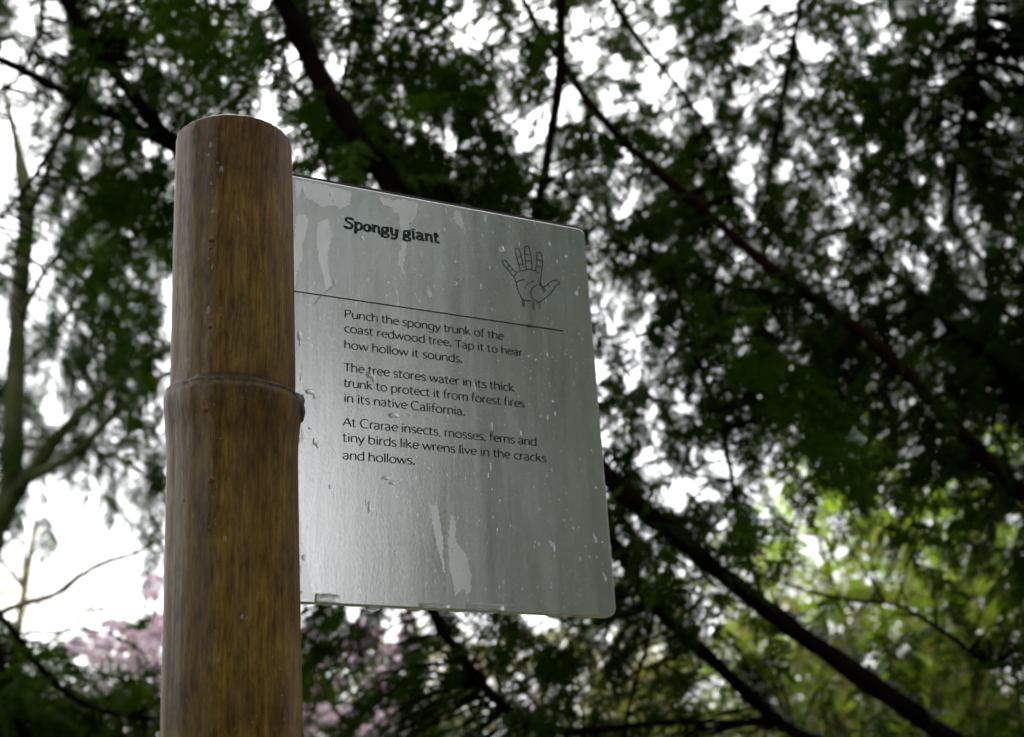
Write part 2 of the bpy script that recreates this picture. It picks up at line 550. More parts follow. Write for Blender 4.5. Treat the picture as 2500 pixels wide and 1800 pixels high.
for i in range(12):
    for k in range(18):
        a = i * 18 + k; b = i * 18 + (k + 1) % 18
        F.append((a, b, b + 18, a + 18))
link('branch_scar', mesh_from('branch_scar', V, F, mk, True), post, pk)

# ------------------------------------------------------------------ sign plate
sign_origin = P0 + Vector((0, 0, 0))
sign = tag(empty('information_sign', sign_origin), 'frosted grey plate sign wet with drops, slotted in the side of the bamboo post', 'sign')
U1 = .3368; VT = .1930; VB = -.1912; TH = .0060
def rounded_outline(u0, u1, v0, v1, r_top, r_bot, n=10):
    pts = [(u0, v0)]
    for k in range(n + 1):
        a = -math.pi / 2 + math.pi / 2 * k / n
        pts.append((u1 - r_bot + r_bot * math.cos(a), v0 + r_bot + r_bot * math.sin(a)))
    for k in range(n + 1):
        a = math.pi / 2 * k / n
        pts.append((u1 - r_top + r_top * math.cos(a), v1 - r_top + r_top * math.sin(a)))
    pts.append((u0, v1))
    return pts
def extrude_sign(name, outline, off0, off1, bevel, mat_, ):
    """plate between offsets off0 (back) and off1 (front) with a small front bevel"""
    cx = sum(p[0] for p in outline) / len(outline); cy = sum(p[1] for p in outline) / len(outline)
    def inset(d):
        n = len(outline); res = []
        for i in range(n):
            a = outline[i - 1]; b = outline[i]; c = outline[(i + 1) % n]
            e1 = Vector((b[0] - a[0], b[1] - a[1])).normalized(); e2 = Vector((c[0] - b[0], c[1] - b[1])).normalized()
            nn = Vector((-e1.y - e2.y, e1.x + e2.x))
            nn = nn / max(.5, nn.length) if nn.length < .5 else nn.normalized() / max(.6, math.cos(math.acos(max(-1, min(1, e1.dot(e2)))) / 2))
            res.append((b[0] + nn.x * d, b[1] + nn.y * d))
        return res
    rings = [(outline, off0), (outline, off1 - bevel), (inset(bevel * .3), off1 - bevel * .3), (inset(bevel), off1)]
    V = []; F = []
    n = len(outline)
    for pts, off in rings:
        for (u, v) in pts: V.append(HD * u + Vector((0, 0, v)) + NRM * (.003 + off))
    for j in range(len(rings) - 1):
        for i in range(n):
            a = j * n + i; b = j * n + (i + 1) % n
            F.append((a, b, b + n, a + n))
    F.append(tuple(range((len(rings) - 1) * n, len(rings) * n)))
    F.append(tuple(range(n - 1, -1, -1)))
    return mesh_from(name, V, F, mat_)

m, nt, b, out = mat('frosted_plate')
# sign-plane coordinates: x along the sign, z up
tc = nt.nodes.new('ShaderNodeTexCoord')
du = nt.nodes.new('ShaderNodeVectorMath'); du.operation = 'DOT_PRODUCT'; du.inputs[1].default_value = HD
nt.links.new(tc.outputs['Object'], du.inputs[0])
sz = nt.nodes.new('ShaderNodeSeparateXYZ'); nt.links.new(tc.outputs['Object'], sz.inputs[0])
cb = nt.nodes.new('ShaderNodeCombineXYZ')
nt.links.new(du.outputs['Value'], cb.inputs[0]); nt.links.new(sz.outputs[2], cb.inputs[1])
def pm(scale, loc=(0, 0, 0), rot=0):
    mp = nt.nodes.new('ShaderNodeMapping'); mp.inputs['Scale'].default_value = scale; mp.inputs['Location'].default_value = loc
    mp.inputs['Rotation'].default_value = (0, 0, rot)
    nt.links.new(cb.outputs[0], mp.inputs[0]); return mp.outputs[0]
streak = noise(nt, pm((1, .12, 1), rot=.05), 150, 6, .7, .4)
streak2 = noise(nt, pm((1, .06, 1), (3, 1, 0), rot=-.07), 60, 5, .65, .6)
blot = noise(nt, pm((1, .42, 1), (7, 2, 0)), 24, 6, .62, 1.2)
fine = noise(nt, pm((1, .7, 1)), 900, 3, .6)
speck = noise(nt, pm((1, .8, 1), (5, 5, 0)), 420, 2, .5)
# film of rain water towards the top: blotches of lighter, smoother surface
topm = mapr(nt, sz.outputs[2], -.02, .16, -.10, .085)
ad = N(nt, 'ShaderNodeMath', operation='ADD'); nt.links.new(blot.outputs[0], ad.inputs[0]); nt.links.new(topm, ad.inputs[1])
film = mapr(nt, ad.outputs[0], .575, .60, 0, 1)
col = ramp(nt, streak2.outputs[0], [(.3, (.73, .735, .72)), (.7, (.86, .86, .84))]).outputs[0]
col = mixrgb(nt, 'MULTIPLY', .5, col, ramp(nt, streak.outputs[0], [(.3, (.82, .84, .84)), (.7, (1.1, 1.1, 1.1))]).outputs[0])
col = mixrgb(nt, 'MIX', N(nt, 'ShaderNodeMath', operation='MULTIPLY').outputs[0], col, col) if False else col
fm = N(nt, 'ShaderNodeMath', operation='MULTIPLY'); fm.inputs[1].default_value = .55; nt.links.new(film, fm.inputs[0])
col = mixrgb(nt, 'MIX', fm.outputs[0], col, (.80, .86, .86))
sk = mapr(nt, speck.outputs[0], .68, .72, 0, .7)
col = mixrgb(nt, 'MIX', sk, col, (.9, .92, .92))
nt.links.new(col, b.inputs['Base Color'])
b.inputs['Metallic'].default_value = .80
nt.links.new(mapr(nt, streak2.outputs[0], .3, .7, .17, .23), b.inputs['Roughness'])
bp = N(nt, 'ShaderNodeBump', Strength=.04, Distance=.0004); nt.links.new(streak.outputs[0], bp.inputs['Height'])
bp2 = N(nt, 'ShaderNodeBump', Strength=.06, Distance=.0002); nt.links.new(fine.outputs[0], bp2.inputs['Height']); nt.links.new(bp.outputs[0], bp2.inputs['Normal'])
bp3 = N(nt, 'ShaderNodeBump', Strength=.12, Distance=.0003); nt.links.new(speck.outputs[0], bp3.inputs['Height']); nt.links.new(bp2.outputs[0], bp3.inputs['Normal'])
nt.links.new(bp3.outputs[0], b.inputs['Normal'])
M['plate'] = m
outline = rounded_outline(.0, U1, VB, VT, .0065, .0085)
link('plate', extrude_sign('plate', outline, -TH, 0, .0009, M['plate']), sign, sign_origin)
# brown weathered upper edge strip
m, nt, b, out = mat('edge_brown')
nn_ = noise(nt, mapping(nt, (1, 1, 1)), 120, 5, .7)
r_ = ramp(nt, nn_.outputs[0], [(.3, (.012, .008, .007)), (.7, (.034, .024, .020))]); b.inputs['Specular IOR Level'].default_value = .1
nt.links.new(r_.outputs[0], b.inputs['Base Color']); b.inputs['Roughness'].default_value = .5
# strip follows the top edge and the corner
ro = []
n = 10
R_ = .0065
for (u, v) in [(0.0, VT)] : ro.append((u, v, 0, 1))
strip_in = [(0.0, VT)] + [(U1 - R_ + R_ * math.cos(math.pi / 2 * (1 - k / n)), VT - R_ + R_ * math.sin(math.pi / 2 * (1 - k / n))) for k in range(n + 1)]
V = []; F = []
for i, (u, v) in enumerate(strip_in):
    if i == 0: dx, dy = 0, 1
    else:
        k = i - 1; a = math.pi / 2 * (1 - k / n); dx, dy = math.cos(a), math.sin(a)
    wdt = .0034 if i < 2 else .0034 * (1 - (i - 1) / n) ** .6 + .0004
    for (off, e) in ((-.0062, .0002), (-.0062, wdt), (-.0018, wdt), (-.0008, .0002)):
        V.append(HD * (u + dx * e) + Vector((0, 0, v + dy * e)) + NRM * (.003 + off))
for i in range(len(strip_in) - 1):
    for k in range(4):
        a = i * 4 + k; b_ = i * 4 + (k + 1) % 4
        F.append((a, b_, b_ + 4, a + 4))
F.append((0, 1, 2, 3)); F.append(tuple(len(V) - 4 + k for k in (3, 2, 1, 0)))
tag(link('edge_strip', mesh_from('edge_strip', V, F, m), sign, sign_origin), 'brown weathered strip along the top edge')

# ------------------------------------------------------------------ lettering: a pen-stroke alphabet
def arc(cx, cy, rx, ry, a0, a1, n=16):
    return [(cx + rx * math.cos(math.radians(a0 + (a1 - a0) * k / n)), cy + ry * math.sin(math.radians(a0 + (a1 - a0) * k / n))) for k in range(n + 1)]
def L(*p): return list(p)
def spl(*pts):
    k = [(Vector((x, y, 0)), 0) for x, y in pts]
    return [(q[0].x, q[0].y) for q in smooth_path(k, 7)]
ASC, CAP = 1.47, 1.36
G = {   # glyph: (advance, [strokes])
 'a': (.86, [spl((.10, .84), (.22, .96), (.40, 1.0), (.58, .92), (.64, .70), (.64, .3), (.66, .0)), spl((.64, .58), (.40, .54), (.16, .44), (.09, .24), (.20, .04), (.36, .0), (.52, .06), (.64, .20))]),
 'b': (.98, [L((.13, ASC), (.13, .02)), spl((.13, .72), (.28, .92), (.50, 1.0), (.74, .88), (.86, .50), (.74, .12), (.48, 0), (.28, .02), (.13, .12))]),
 'c': (.82, [arc(.52, .5, .42, .5, 55, 305)]),
 'd': (.98, [L((.83, ASC), (.83, 0)), spl((.83, .90), (.62, 1.0), (.46, 1.0), (.20, .86), (.10, .50), (.22, .10), (.44, 0), (.64, .06), (.83, .26))]),
 'e': (.88, [L((.12, .55), (.79, .55)), arc(.47, .5, .37, .5, 6, 312)]),
 'f': (.56, [spl((.22, 0), (.22, .6), (.22, 1.1), (.27, 1.38), (.42, 1.52), (.58, 1.50)), L((.04, .97), (.50, .97))]),
 'g': (.98, [spl((.83, .92), (.62, 1.0), (.44, 1.0), (.20, .86), (.10, .52), (.22, .12), (.44, .02), (.64, .08), (.83, .26)), spl((.83, 1.0), (.83, .6), (.83, .1), (.80, -.24), (.58, -.46), (.34, -.48), (.14, -.40))]),
 'h': (.94, [L((.13, ASC), (.13, 0)), spl((.13, .68), (.26, .88), (.48, 1.0), (.70, .90), (.78, .64), (.78, 0))]),
 'i': (.38, [L((.18, .98), (.18, 0)), L((.18, 1.40), (.18, 1.26))]),
 'k': (.86, [L((.13, ASC), (.13, 0)), L((.70, .98), (.15, .52)), L((.28, .60), (.82, 0))]),
 'l': (.34, [L((.16, ASC), (.16, 0))]),
 'm': (1.46, [L((.13, .98), (.13, 0)), spl((.13, .70), (.28, .92), (.46, 1.0), (.64, .92), (.72, .66), (.72, 0)), spl((.72, .70), (.86, .92), (1.04, 1.0), (1.22, .92), (1.30, .66), (1.30, 0))]),
 'n': (.94, [L((.13, .98), (.13, 0)), spl((.13, .68), (.26, .88), (.48, 1.0), (.70, .90), (.78, .64), (.78, 0))]),
 'o': (1.02, [arc(.50, .5, .40, .5, 0, 360, 24)]),
 'p': (.98, [L((.13, .98), (.13, -.48)), spl((.13, .72), (.28, .92), (.50, 1.0), (.74, .88), (.86, .50), (.74, .12), (.48, 0), (.28, .02), (.13, .14))]),
 'r': (.60, [L((.13, .98), (.13, 0)), spl((.13, .62), (.24, .88), (.40, 1.0), (.56, .96))]),
 's': (.72, [spl((.60, .90), (.44, 1.0), (.26, .98), (.13, .82), (.17, .64), (.36, .52), (.56, .40), (.62, .22), (.52, .05), (.34, 0), (.10, .08))]),
 't': (.62, [spl((.22, 1.28), (.22, .8), (.22, .3), (.26, .08), (.38, .0), (.54, .05)), L((.03, .97), (.52, .97))]),
 'u': (.94, [spl((.12, .98), (.12, .5), (.13, .24), (.24, .04), (.42, .0), (.62, .08), (.78, .28)), L((.79, .98), (.79, 0))]),
 'v': (.84, [L((.05, .98), (.42, .02)), L((.42, .02), (.79, .98))]),
 'w': (1.30, [L((.05, .98), (.36, .02)), L((.36, .02), (.65, .95)), L((.65, .95), (.94, .02)), L((.94, .02), (1.24, .98))]),
 'y': (.84, [L((.05, .98), (.44, .02)), L((.80, .98), (.44, .04), (.22, -.48))]),
 'P': (1.00, [L((.14, CAP), (.14, 0)), spl((.14, CAP), (.46, CAP), (.72, 1.40), (.86, 1.10), (.74, .78), (.46, .66), (.14, .66))]),
 'T': (.98, [L((.50, CAP), (.50, 0)), L((.03, CAP - .03), (.97, CAP - .03))]),
 'A': (1.20, [L((.06, 0), (.60, CAP)), L((.60, CAP), (1.14, 0)), L((.26, .50), (.94, .50))]),
 'C': (1.26, [arc(.72, .72, .62, .74, 52, 308, 22)]),
 '.': (.40, [L((.13, .22), (.13, -.03)), L((.23, .22), (.23, -.03))]),
 ',': (.38, [L((.22, .14), (.12, -.18))]),
 ' ': (.44, []),
}
GT = {  # heavier, quirky title letters
 'S': (.98, [spl((.82, 1.24), (.78, 1.42), (.52, 1.50), (.26, 1.44), (.14, 1.20), (.26, .96), (.52, .82), (.78, .62), (.82, .32), (.62, .06), (.34, .0), (.12, .10), (.10, .30))]),
 'p': (.98, [spl((.02, .98), (.18, 1.02), (.22, .9), (.22, .3), (.22, -.42)), L((.08, -.42), (.36, -.42)), spl((.22, .74), (.42, .98), (.66, .98), (.84, .76), (.84, .34), (.66, .06), (.42, .02), (.24, .14))]),
 'o': (.96, [arc(.46, .5, .33, .46, 0, 360, 24)]),
 'n': (1.00, [spl((.02, .98), (.18, 1.02), (.22, .9), (.22, .3), (.22, 0)), spl((.22, .70), (.38, .94), (.58, 1.0), (.76, .88), (.78, .6), (.80, .2), (.84, .04), (.96, .02))]),
 'g': (.98, [arc(.44, .66, .29, .32, 0, 360, 20), spl((.64, .90), (.76, 1.06), (.90, 1.04)), spl((.26, .36), (.16, .20), (.34, .10), (.62, .06), (.82, -.08), (.74, -.34), (.44, -.44), (.16, -.38), (.10, -.22), (.24, -.06))]),
 'y': (1.00, [spl((.04, .98), (.18, 1.0), (.20, .6), (.24, .22), (.42, .06), (.62, .14), (.76, .4)), spl((.78, 1.0), (.78, .5), (.76, -.1), (.62, -.38), (.38, -.46), (.14, -.36))]),
 'i': (.50, [spl((.04, .96), (.18, 1.02), (.22, .9), (.22, .3), (.26, .06), (.40, .02)), L((.22, 1.46), (.22, 1.28))]),
 'a': (.96, [spl((.14, .82), (.26, .98), (.50, 1.0), (.68, .86), (.70, .5), (.72, .12), (.80, .02), (.92, .04)), spl((.70, .58), (.44, .56), (.18, .42), (.14, .18), (.32, .02), (.54, .08), (.70, .26))]),
 't': (.74, [spl((.30, 1.42), (.28, 1.0), (.26, .4), (.32, .10), (.48, .0), (.68, .10)), L((.04, .98), (.62, 1.0))]),
 ' ': (.42, []),
}
def text_mesh(name, text, uv0, uv1, xh, glyphs, thick, thin, mat_, off=.00025, flare=0.0):
    """text from uv0 to uv1 (baseline start / end on the plate)"""
    W_ = sum(glyphs[c][0] for c in text)
    first = text[0]
    du_ = (uv1[0] - uv0[0]); sxw = du_ / (W_ - .12)
    V = []; F = []
    pen = -.08 if True else 0
    cnt = 0
    for ch in text:
        adv, strokes = glyphs[ch]
        for st in strokes:
            cnt += 1
            pts = [((pen + x) * sxw, y * xh) for x, y in st]
            n = len(pts)
            L0 = []; R0_ = []
            for i, (x, y) in enumerate(pts):
                a = pts[max(i - 1, 0)]; c = pts[min(i + 1, n - 1)]
                dx, dy = c[0] - a[0], c[1] - a[1]
                l = math.hypot(dx, dy) or 1
                dx /= l; dy /= l
                # pen modulation: vertical strokes heavy, horizontal ones light; up-diagonals lighter
                wv = thin + (thick - thin) * abs(dy) ** 1.3
                if dx * dy > 0 and abs(dx) > .15 and n == 2: wv = thin + (thick - thin) * .35
                if n == 2 or i in (0, n - 1): wv *= 1.08
                wv *= xh * .5 * (1 + flare * (abs(2 * i / (n - 1) - 1) ** 2.5 - .25))
                L0.append((x - dy * wv, y + dx * wv)); R0_.append((x + dy * wv, y - dx * wv))
            base = len(V)
            for i in range(n):
                for (x, y) in (L0[i], R0_[i]):
                    f = x / du_
                    vb = uv0[1] * (1 - f) + uv1[1] * f
                    V.append(on_sign(uv0[0] + x, vb + y, off + cnt * 1.2e-6) - sign_origin)
            for i in range(n - 1):
                a = base + 2 * i
                F.append((a, a + 1, a + 3, a + 2))
        pen += adv
    return mesh_from(name, V, F, mat_)
m, nt, b, out = mat('dark_green_ink')
nn_ = noise(nt, mapping(nt, (1, 1, 1)), 260, 4, .7)
r_ = ramp(nt, nn_.outputs[0], [(.3, (.005, .020, .018)), (.75, (.014, .040, .036))])
nt.links.new(r_.outputs[0], b.inputs['Base Color']); b.inputs['Roughness'].default_value = .6
b.inputs['Specular IOR Level'].default_value = .2
M['ink'] = m
LINES = [
 ('Punch the spongy trunk of the', (842, 775), (1229.5, 830)),
 ('coast redwood tree. Tap it to hear', (841, 810.5), (1276, 870.5)),
 ('how hollow it sounds.', (841, 850.5), (1130, 886.2)),
 ('The tree stores water in its thick', (840, 905.6), (1255, 956.5)),
 ('trunk to protect it from forest fires', (840, 944), (1280.5, 995)),
 ('in its native California.', (840.5, 981), (1136, 1015)),
 ('At Crarae insects, mosses, ferns and', (837.6, 1039.7), (1310.5, 1088.8)),
 ('tiny birds like wrens live in the cracks', (837.5, 1077.5), (1334.5, 1129)),
 ('and hollows.', (838, 1121.3), (1013.5, 1134.8)),
]
XH = .0053
for t_, a_, b_ in LINES:
    o = link('text_line', text_mesh('text_line', t_, sp(*a_), sp(*b_), XH, G, .205, .115, M['ink']), sign, sign_origin)
o = link('title_lettering', text_mesh('title_lettering', 'Spongy giant', sp(843, 556.5), sp(1073, 593.4), .0071, GT, .40, .27, M['ink'], flare=.5), sign, sign_origin)

def line_mesh(name, polys, width, mat_, off=.0003, closed=False):
    V = []; F = []
    for ci, pl in enumerate(polys):
        pts = [Vector((*sp(x, y), 0)) for x, y in pl]
        if len(pts) > 2: pts = [q[0] for q in smooth_path([(p, 0) for p in pts], 5)]
        base = len(V); n = len(pts)
        for i, p in enumerate(pts):
            d = (pts[min(i + 1, n - 1)] - pts[max(i - 1, 0)])
            d.normalize()
            w = width * .5 * (1 + .25 * mnoise.noise(p * 900))
            for s in (1, -1):
                V.append(on_sign(p.x - d.y * w * s, p.y + d.x * w * s, off + ci * 2e-6) - sign_origin)
        for i in range(n - 1):
            a = base + 2 * i
            F.append((a, a + 1, a + 3, a + 2))
    return mesh_from(name, V, F, mat_)
link('rule_line', line_mesh('rule_line', [[(700, 708.6), (1374.5, 808.3)]], .0010, M['ink']), sign, sign_origin)
link('rule_dot', line_mesh('rule_dot', [[(1287, 795.6), (1295, 796.8)]], .0026, M['ink'], .0004), sign, sign_origin)
def hz(*p): return [(1180 + x / 6.282, 560 + y / 6.282) for x, y in p]
hand = [
 hz((472, 740), (405, 655), (350, 590), (298, 530), (290, 497), (312, 477), (345, 490), (400, 550), (455, 615), (512, 665)),
 hz((365, 597), (380, 570), (405, 555)), hz((410, 655), (425, 630), (450, 615)),
 hz((505, 672), (480, 700), (472, 740)),
 hz((505, 668), (560, 640), (620, 630), (665, 622), (700, 612), (740, 622), (775, 642)),
 hz((562, 640), (545, 560), (515, 450), (490, 345), (490, 305), (520, 292), (548, 312), (580, 410), (608, 530), (625, 600)),
 hz((515, 437), (550, 425), (582, 423)), hz((545, 548), (575, 536), (608, 538)), hz((612, 560), (632, 598)),
 hz((662, 622), (648, 520), (635, 400), (632, 300), (645, 268), (680, 262), (705, 280), (722, 390), (740, 500), (745, 620)),
 hz((640, 385), (675, 385), (708, 392)), hz((648, 490), (690, 485), (728, 498)),
 hz((775, 642), (800, 610), (820, 540), (820, 450), (822, 375), (850, 350), (880, 362), (898, 410), (908, 490), (900, 590), (885, 690), (878, 800), (880, 850), (912, 890)),
 hz((822, 470), (860, 472), (905, 492)), hz((818, 568), (858, 572), (900, 590)), hz((790, 632), (862, 672)),
 hz((472, 735), (500, 815), (525, 920), (560, 1010), (600, 1068), (650, 1095), (735, 1100)),
 hz((508, 815), (560, 785), (635, 772)), hz((652, 865), (700, 825)), hz((722, 815), (768, 795)), hz((632, 885), (642, 908)),
 hz((815, 862), (765, 890), (732, 950), (735, 1020), (775, 1080), (830, 1108), (880, 1105), (960, 1045), (1030, 985), (1075, 920), (1110, 870), (1165, 840), (1160, 808), (1120, 785), (1065, 790), (1010, 820), (975, 855), (935, 885), (905, 888)),
 hz((845, 835), (900, 880), (925, 885)), hz((845, 795), (895, 850)), hz((900, 895), (932, 965)), hz((928, 900), (955, 950)),
 hz((985, 850), (1000, 880), (1012, 902)), hz((1050, 922), (1070, 930)),
 hz((600, 1070), (598, 1130), (603, 1188)), hz((620, 1095), (625, 1140), (624, 1195)),
 hz((758, 1100), (775, 1160), (785, 1240)), hz((770, 1120), (758, 1170), (755, 1228)), hz((822, 1112), (822, 1145)), hz((836, 1112), (834, 1140)), hz((862, 1110), (866, 1170), (870, 1228)),
]
link('hand_drawing', line_mesh('hand_drawing', hand, .00066, M['ink']), sign, sign_origin)
# hairline scratch crossing the rule
mc, ntc, bc, oc = mat('scratch')
bc.inputs['Base Color'].default_value = (.10, .11, .11, 1); bc.inputs['Roughness'].default_value = .4
link('scratch', line_mesh('scratch', [[(767, 742), (772, 738), (778, 728), (786, 722), (796, 712), (808, 703), (816, 697)]], .00045, mc, .00035), sign, sign_origin)

# films of water / lifted frosting with a shape of their own
mf, ntf, bf, of_ = mat('water_film')
nf = noise(ntf, mapping(ntf, (1, 1, .4)), 90, 5, .7)
rf = ramp(ntf, nf.outputs[0], [(.3, (.86, .88, .88)), (.7, (.95, .96, .96))])
ntf.links.new(rf.outputs[0], bf.inputs['Base Color']); bf.inputs['Roughness'].default_value = .27; bf.inputs['Metallic'].default_value = .72
M['film'] = mf
def film(pts, seed):
    pl = [Vector((*sp(x, y), 0)) for x, y in pts]
    out_ = []
    n = len(pl)
    for i in range(n):
        a, b_ = pl[i], pl[(i + 1) % n]
        k = max(2, int((b_ - a).length / .0011))
        for j in range(k):
            p = a.lerp(b_, j / k)
            d = Vector((mnoise.noise(p * 620 + Vector((seed, 0, 0))), mnoise.noise(p * 330 + Vector((0, seed, 5))) * 1.6, 0)) * .0015
            out_.append(p + d)
    V = [on_sign(p.x, p.y, .00008) - sign_origin for p in out_]
    link('water_film', mesh_from('water_film', V, [tuple(range(len(V)))], M['film']), sign, sign_origin)
z5 = lambda *p: [(700 + x / 2.7, 1100 + y / 2.7) for x, y in p]
z3 = lambda *p: [(700 + x / 2.984, 400 + y / 2.984) for x, y in p]
film(z5((940, 355), (985, 360), (1003, 400), (1010, 490), (1028, 560), (1035, 640), (1030, 700), (1050, 800), (1030, 805), (1010, 700), (985, 610), (968, 520), (955, 440)), 1)
film(z5((1080, 415), (1098, 425), (1112, 480), (1112, 560), (1130, 630), (1160, 650), (1190, 710), (1215, 820), (1215, 920), (1185, 965), (1178, 920), (1150, 912), (1115, 965), (1106, 930), (1090, 850), (1075, 780), (1070, 680), (1058, 600), (1075, 500)), 2)
film(z3((670, 245), (760, 262), (850, 262), (955, 285), (940, 400), (905, 430), (900, 400), (885, 470), (862, 520), (870, 600), (860, 680), (845, 760), (862, 800), (840, 800), (815, 740), (812, 660), (838, 600), (835, 500), (822, 430), (815, 370), (760, 320), (700, 290)), 3)
film(z3((60, 120), (240, 150), (470, 200), (460, 300), (400, 330), (330, 300), (250, 310), (150, 250), (110, 200), (70, 260)), 4)
film(z3((70, 380), (110, 360), (155, 400), (140, 500), (110, 600), (115, 700), (80, 760), (60, 900), (52, 900), (50, 600)), 5)
film(z3((230, 430), (300, 400), (330, 520), (300, 640), (305, 780), (330, 880), (290, 930), (262, 800), (235, 700), (215, 560)), 6)
film(z3((1225, 340), (1265, 350), (1285, 430), (1310, 520), (1322, 560), (1290, 490), (1240, 440), (1215, 390)), 7)
film(z3((1430, 375), (1460, 380), (1455, 420), (1440, 410)), 8)
film(z5((52, 255), (75, 300), (100, 500), (110, 620), (150, 850), (178, 985), (68, 985), (62, 700), (55, 500)), 9)
film(z3((1030, 900), (1060, 930), (1062, 960), (1040, 975), (1020, 940)), 10)

# rain drops standing on the plate (photo px, half width, half height in photo px)
rng = random.Random(3)
UP = Vector((0, 0, 1))
for (x, y, a, b_) in [(731, 820, 7, 12), (733, 838, 4, 8), (757, 957, 13, 7), (768, 967, 4, 8), (768, 1078, 5, 10), (775, 1088, 5, 7), (902, 915, 10, 9), (912, 925, 5, 10),
                      (1157.5, 945, 4, 12), (1200, 1040, 3.5, 12), (961, 1014, 15, 8), (884, 583, 6, 7), (1026, 620, 2.5, 10), (1029, 628, 2, 8), (1112, 693, 6, 7),
                      (1080, 655, 3, 9), (817, 688, 5, 6), (1022, 672, 12, 2.5), (1224.5, 608, 9, 10), (902, 1237, 5, 13), (1352, 1337, 3.5, 13), (1346, 1328, 3, 9), (1454, 1317, 4, 11),
                      (1449, 1308, 2, 8), (1470, 1324, 2.5, 3), (1478, 1413, 4, 9), (1474, 1402, 3, 5), (741, 1361, 5, 7), (728, 1355, 5, 8), (733, 1395, 2.5, 16), (736, 1447, 5, 4), (806, 1189, 4, 5), (941, 1167, 11, 5),
                      (956, 1180, 9, 4), (965, 1351, 3, 3), (1107, 1344, 4, 5), (1107, 1325, 1.3, 12), (738, 893, 2, 12), (734, 920, 2, 14), (738, 1060, 2, 18), (732, 1075, 3, 7), (758, 1046, 7, 3), (1407, 716, 6, 8),
                      (1382, 626, 5, 4), (1342, 596, 4, 7), (1360, 640, 3, 7), (741, 465, 6, 9), (745, 482, 4, 5), (808, 475, 6, 6), (815, 490, 4, 5), (800, 640, 3, 5), (1174, 700, 2.5, 9), (1085, 560, 2, 5),
                      (1112, 640, 3, 5), (1290, 870, 3, 3), (1308, 878, 3, 3), (1336, 865, 2, 7), (1350, 980, 3, 4), (1337, 1020, 2, 7), (1355, 1010, 2, 8), (1272, 1058, 2, 9), (1198, 1140, 1.8, 14), (1192, 1160, 1.8, 8),
                      (1455, 1190, 4, 2.5), (1201, 1195, 1.5, 4), (1214, 1293, 1.5, 5), (894, 1225, 2.5, 9), (930, 1270, 1.5, 4), (984, 1015, 5, 3), (1000, 1012, 6, 4), (1060, 700, 2, 4), (948, 690, 2, 3), (898, 683, 2, 3)]:
    u, v = sp(x, y)
    pxm = .000338
    add_drop(sign, 'water_drop', M['water'], on_sign(u, v), NRM, UP, a * pxm * 1.0, b_ * pxm * 1.08, min(a, b_) * pxm * .45, x * .37 + y, .12)
# water held along the lower edge, and drops about to fall
for (x0, x1, y0, y1) in [(768, 829, 1445, 1471), (1022, 1098, 1466, 1483), (1137, 1231, 1466, 1488)]:
    u0, v1 = sp(x0, y0); u1, v0 = sp(x1, y1)
    uc = (u0 + u1) / 2; vc = VB + (v1 - v0) * .42
    V = []; F = []
    nu, nv = 22, 8
    for j in range(nv + 1):
        for i in range(nu + 1):
            fu = i / nu; fv = j / nv
            e = (1 - abs(2 * fu - 1) ** 6) ** .5 * math.sin(math.pi * min(1, fv * .72 + .28)) ** .7
            hgt = .0017 * e + .0002 * mnoise.noise(Vector((fu * 9, fv * 3, x0)))
            top = (v1 - v0) * (1 - .12 * abs(2 * fu - 1) ** 3 + .14 * mnoise.noise(Vector((fu * 6, 0, x0))))
            V.append(on_sign(u0 + (u1 - u0) * fu, VB + .0006 + max(.0018, top) * fv, hgt if 0 < j < nv and 0 < i < nu else -1e-4) - sign_origin)
    for j in range(nv):
        for i in range(nu):
            a = j * (nu + 1) + i
            F.append((a, a + 1, a + nu + 2, a + nu + 1))
    link('water_bead', mesh_from('water_bead', V, F, M['water'], True), sign, sign_origin)
for (x, w, h) in [(918, 20, 8), (1011, 22, 5), (1248, 30, 5), (1352, 18, 4.5), (1120, 14, 3), (1425, 30, 4), (800, 12, 4)]:
    u, v = sp(x, 1490)
    c = on_sign(u, VB, -TH * .5)
    V, F = drop_arrays(c, Vector((0, 0, -1)), HD.cross(Vector((0, 0, -1))), w * .000338, .0028, h * .00036 + .0004, x, 5, 16)
    link('hanging_drop', mesh_from('hanging_drop', [p - c for p in V], F, M['water'], True), sign, c)
Vd, Fd = [], []
for i in range(2000):
    u = rng.uniform(.052, .333); v = rng.uniform(VB + .002, VT - .002)
    if i < 500: u = .052 + abs(rng.gauss(0, .05)); 
    if u > .333: continue
    s = rng.uniform(.0002, .00052)
    el = rng.choice([1, 1, 1.3, 2.5]) if i % 9 else rng.uniform(3, 7)
    V, F = drop_arrays(on_sign(u, v), NRM, UP + HD * rng.uniform(-.15, .05), s * .8, s * el, s * .45, i, 2, 6)
    k = len(Vd); Vd += V; Fd += [(a + k, b + k, c + k) for a, b, c in F]
tag(link('droplets', mesh_from('droplets', [v - sign_origin for v in Vd], Fd, M['water'], True), sign, sign_origin), kind='stuff')

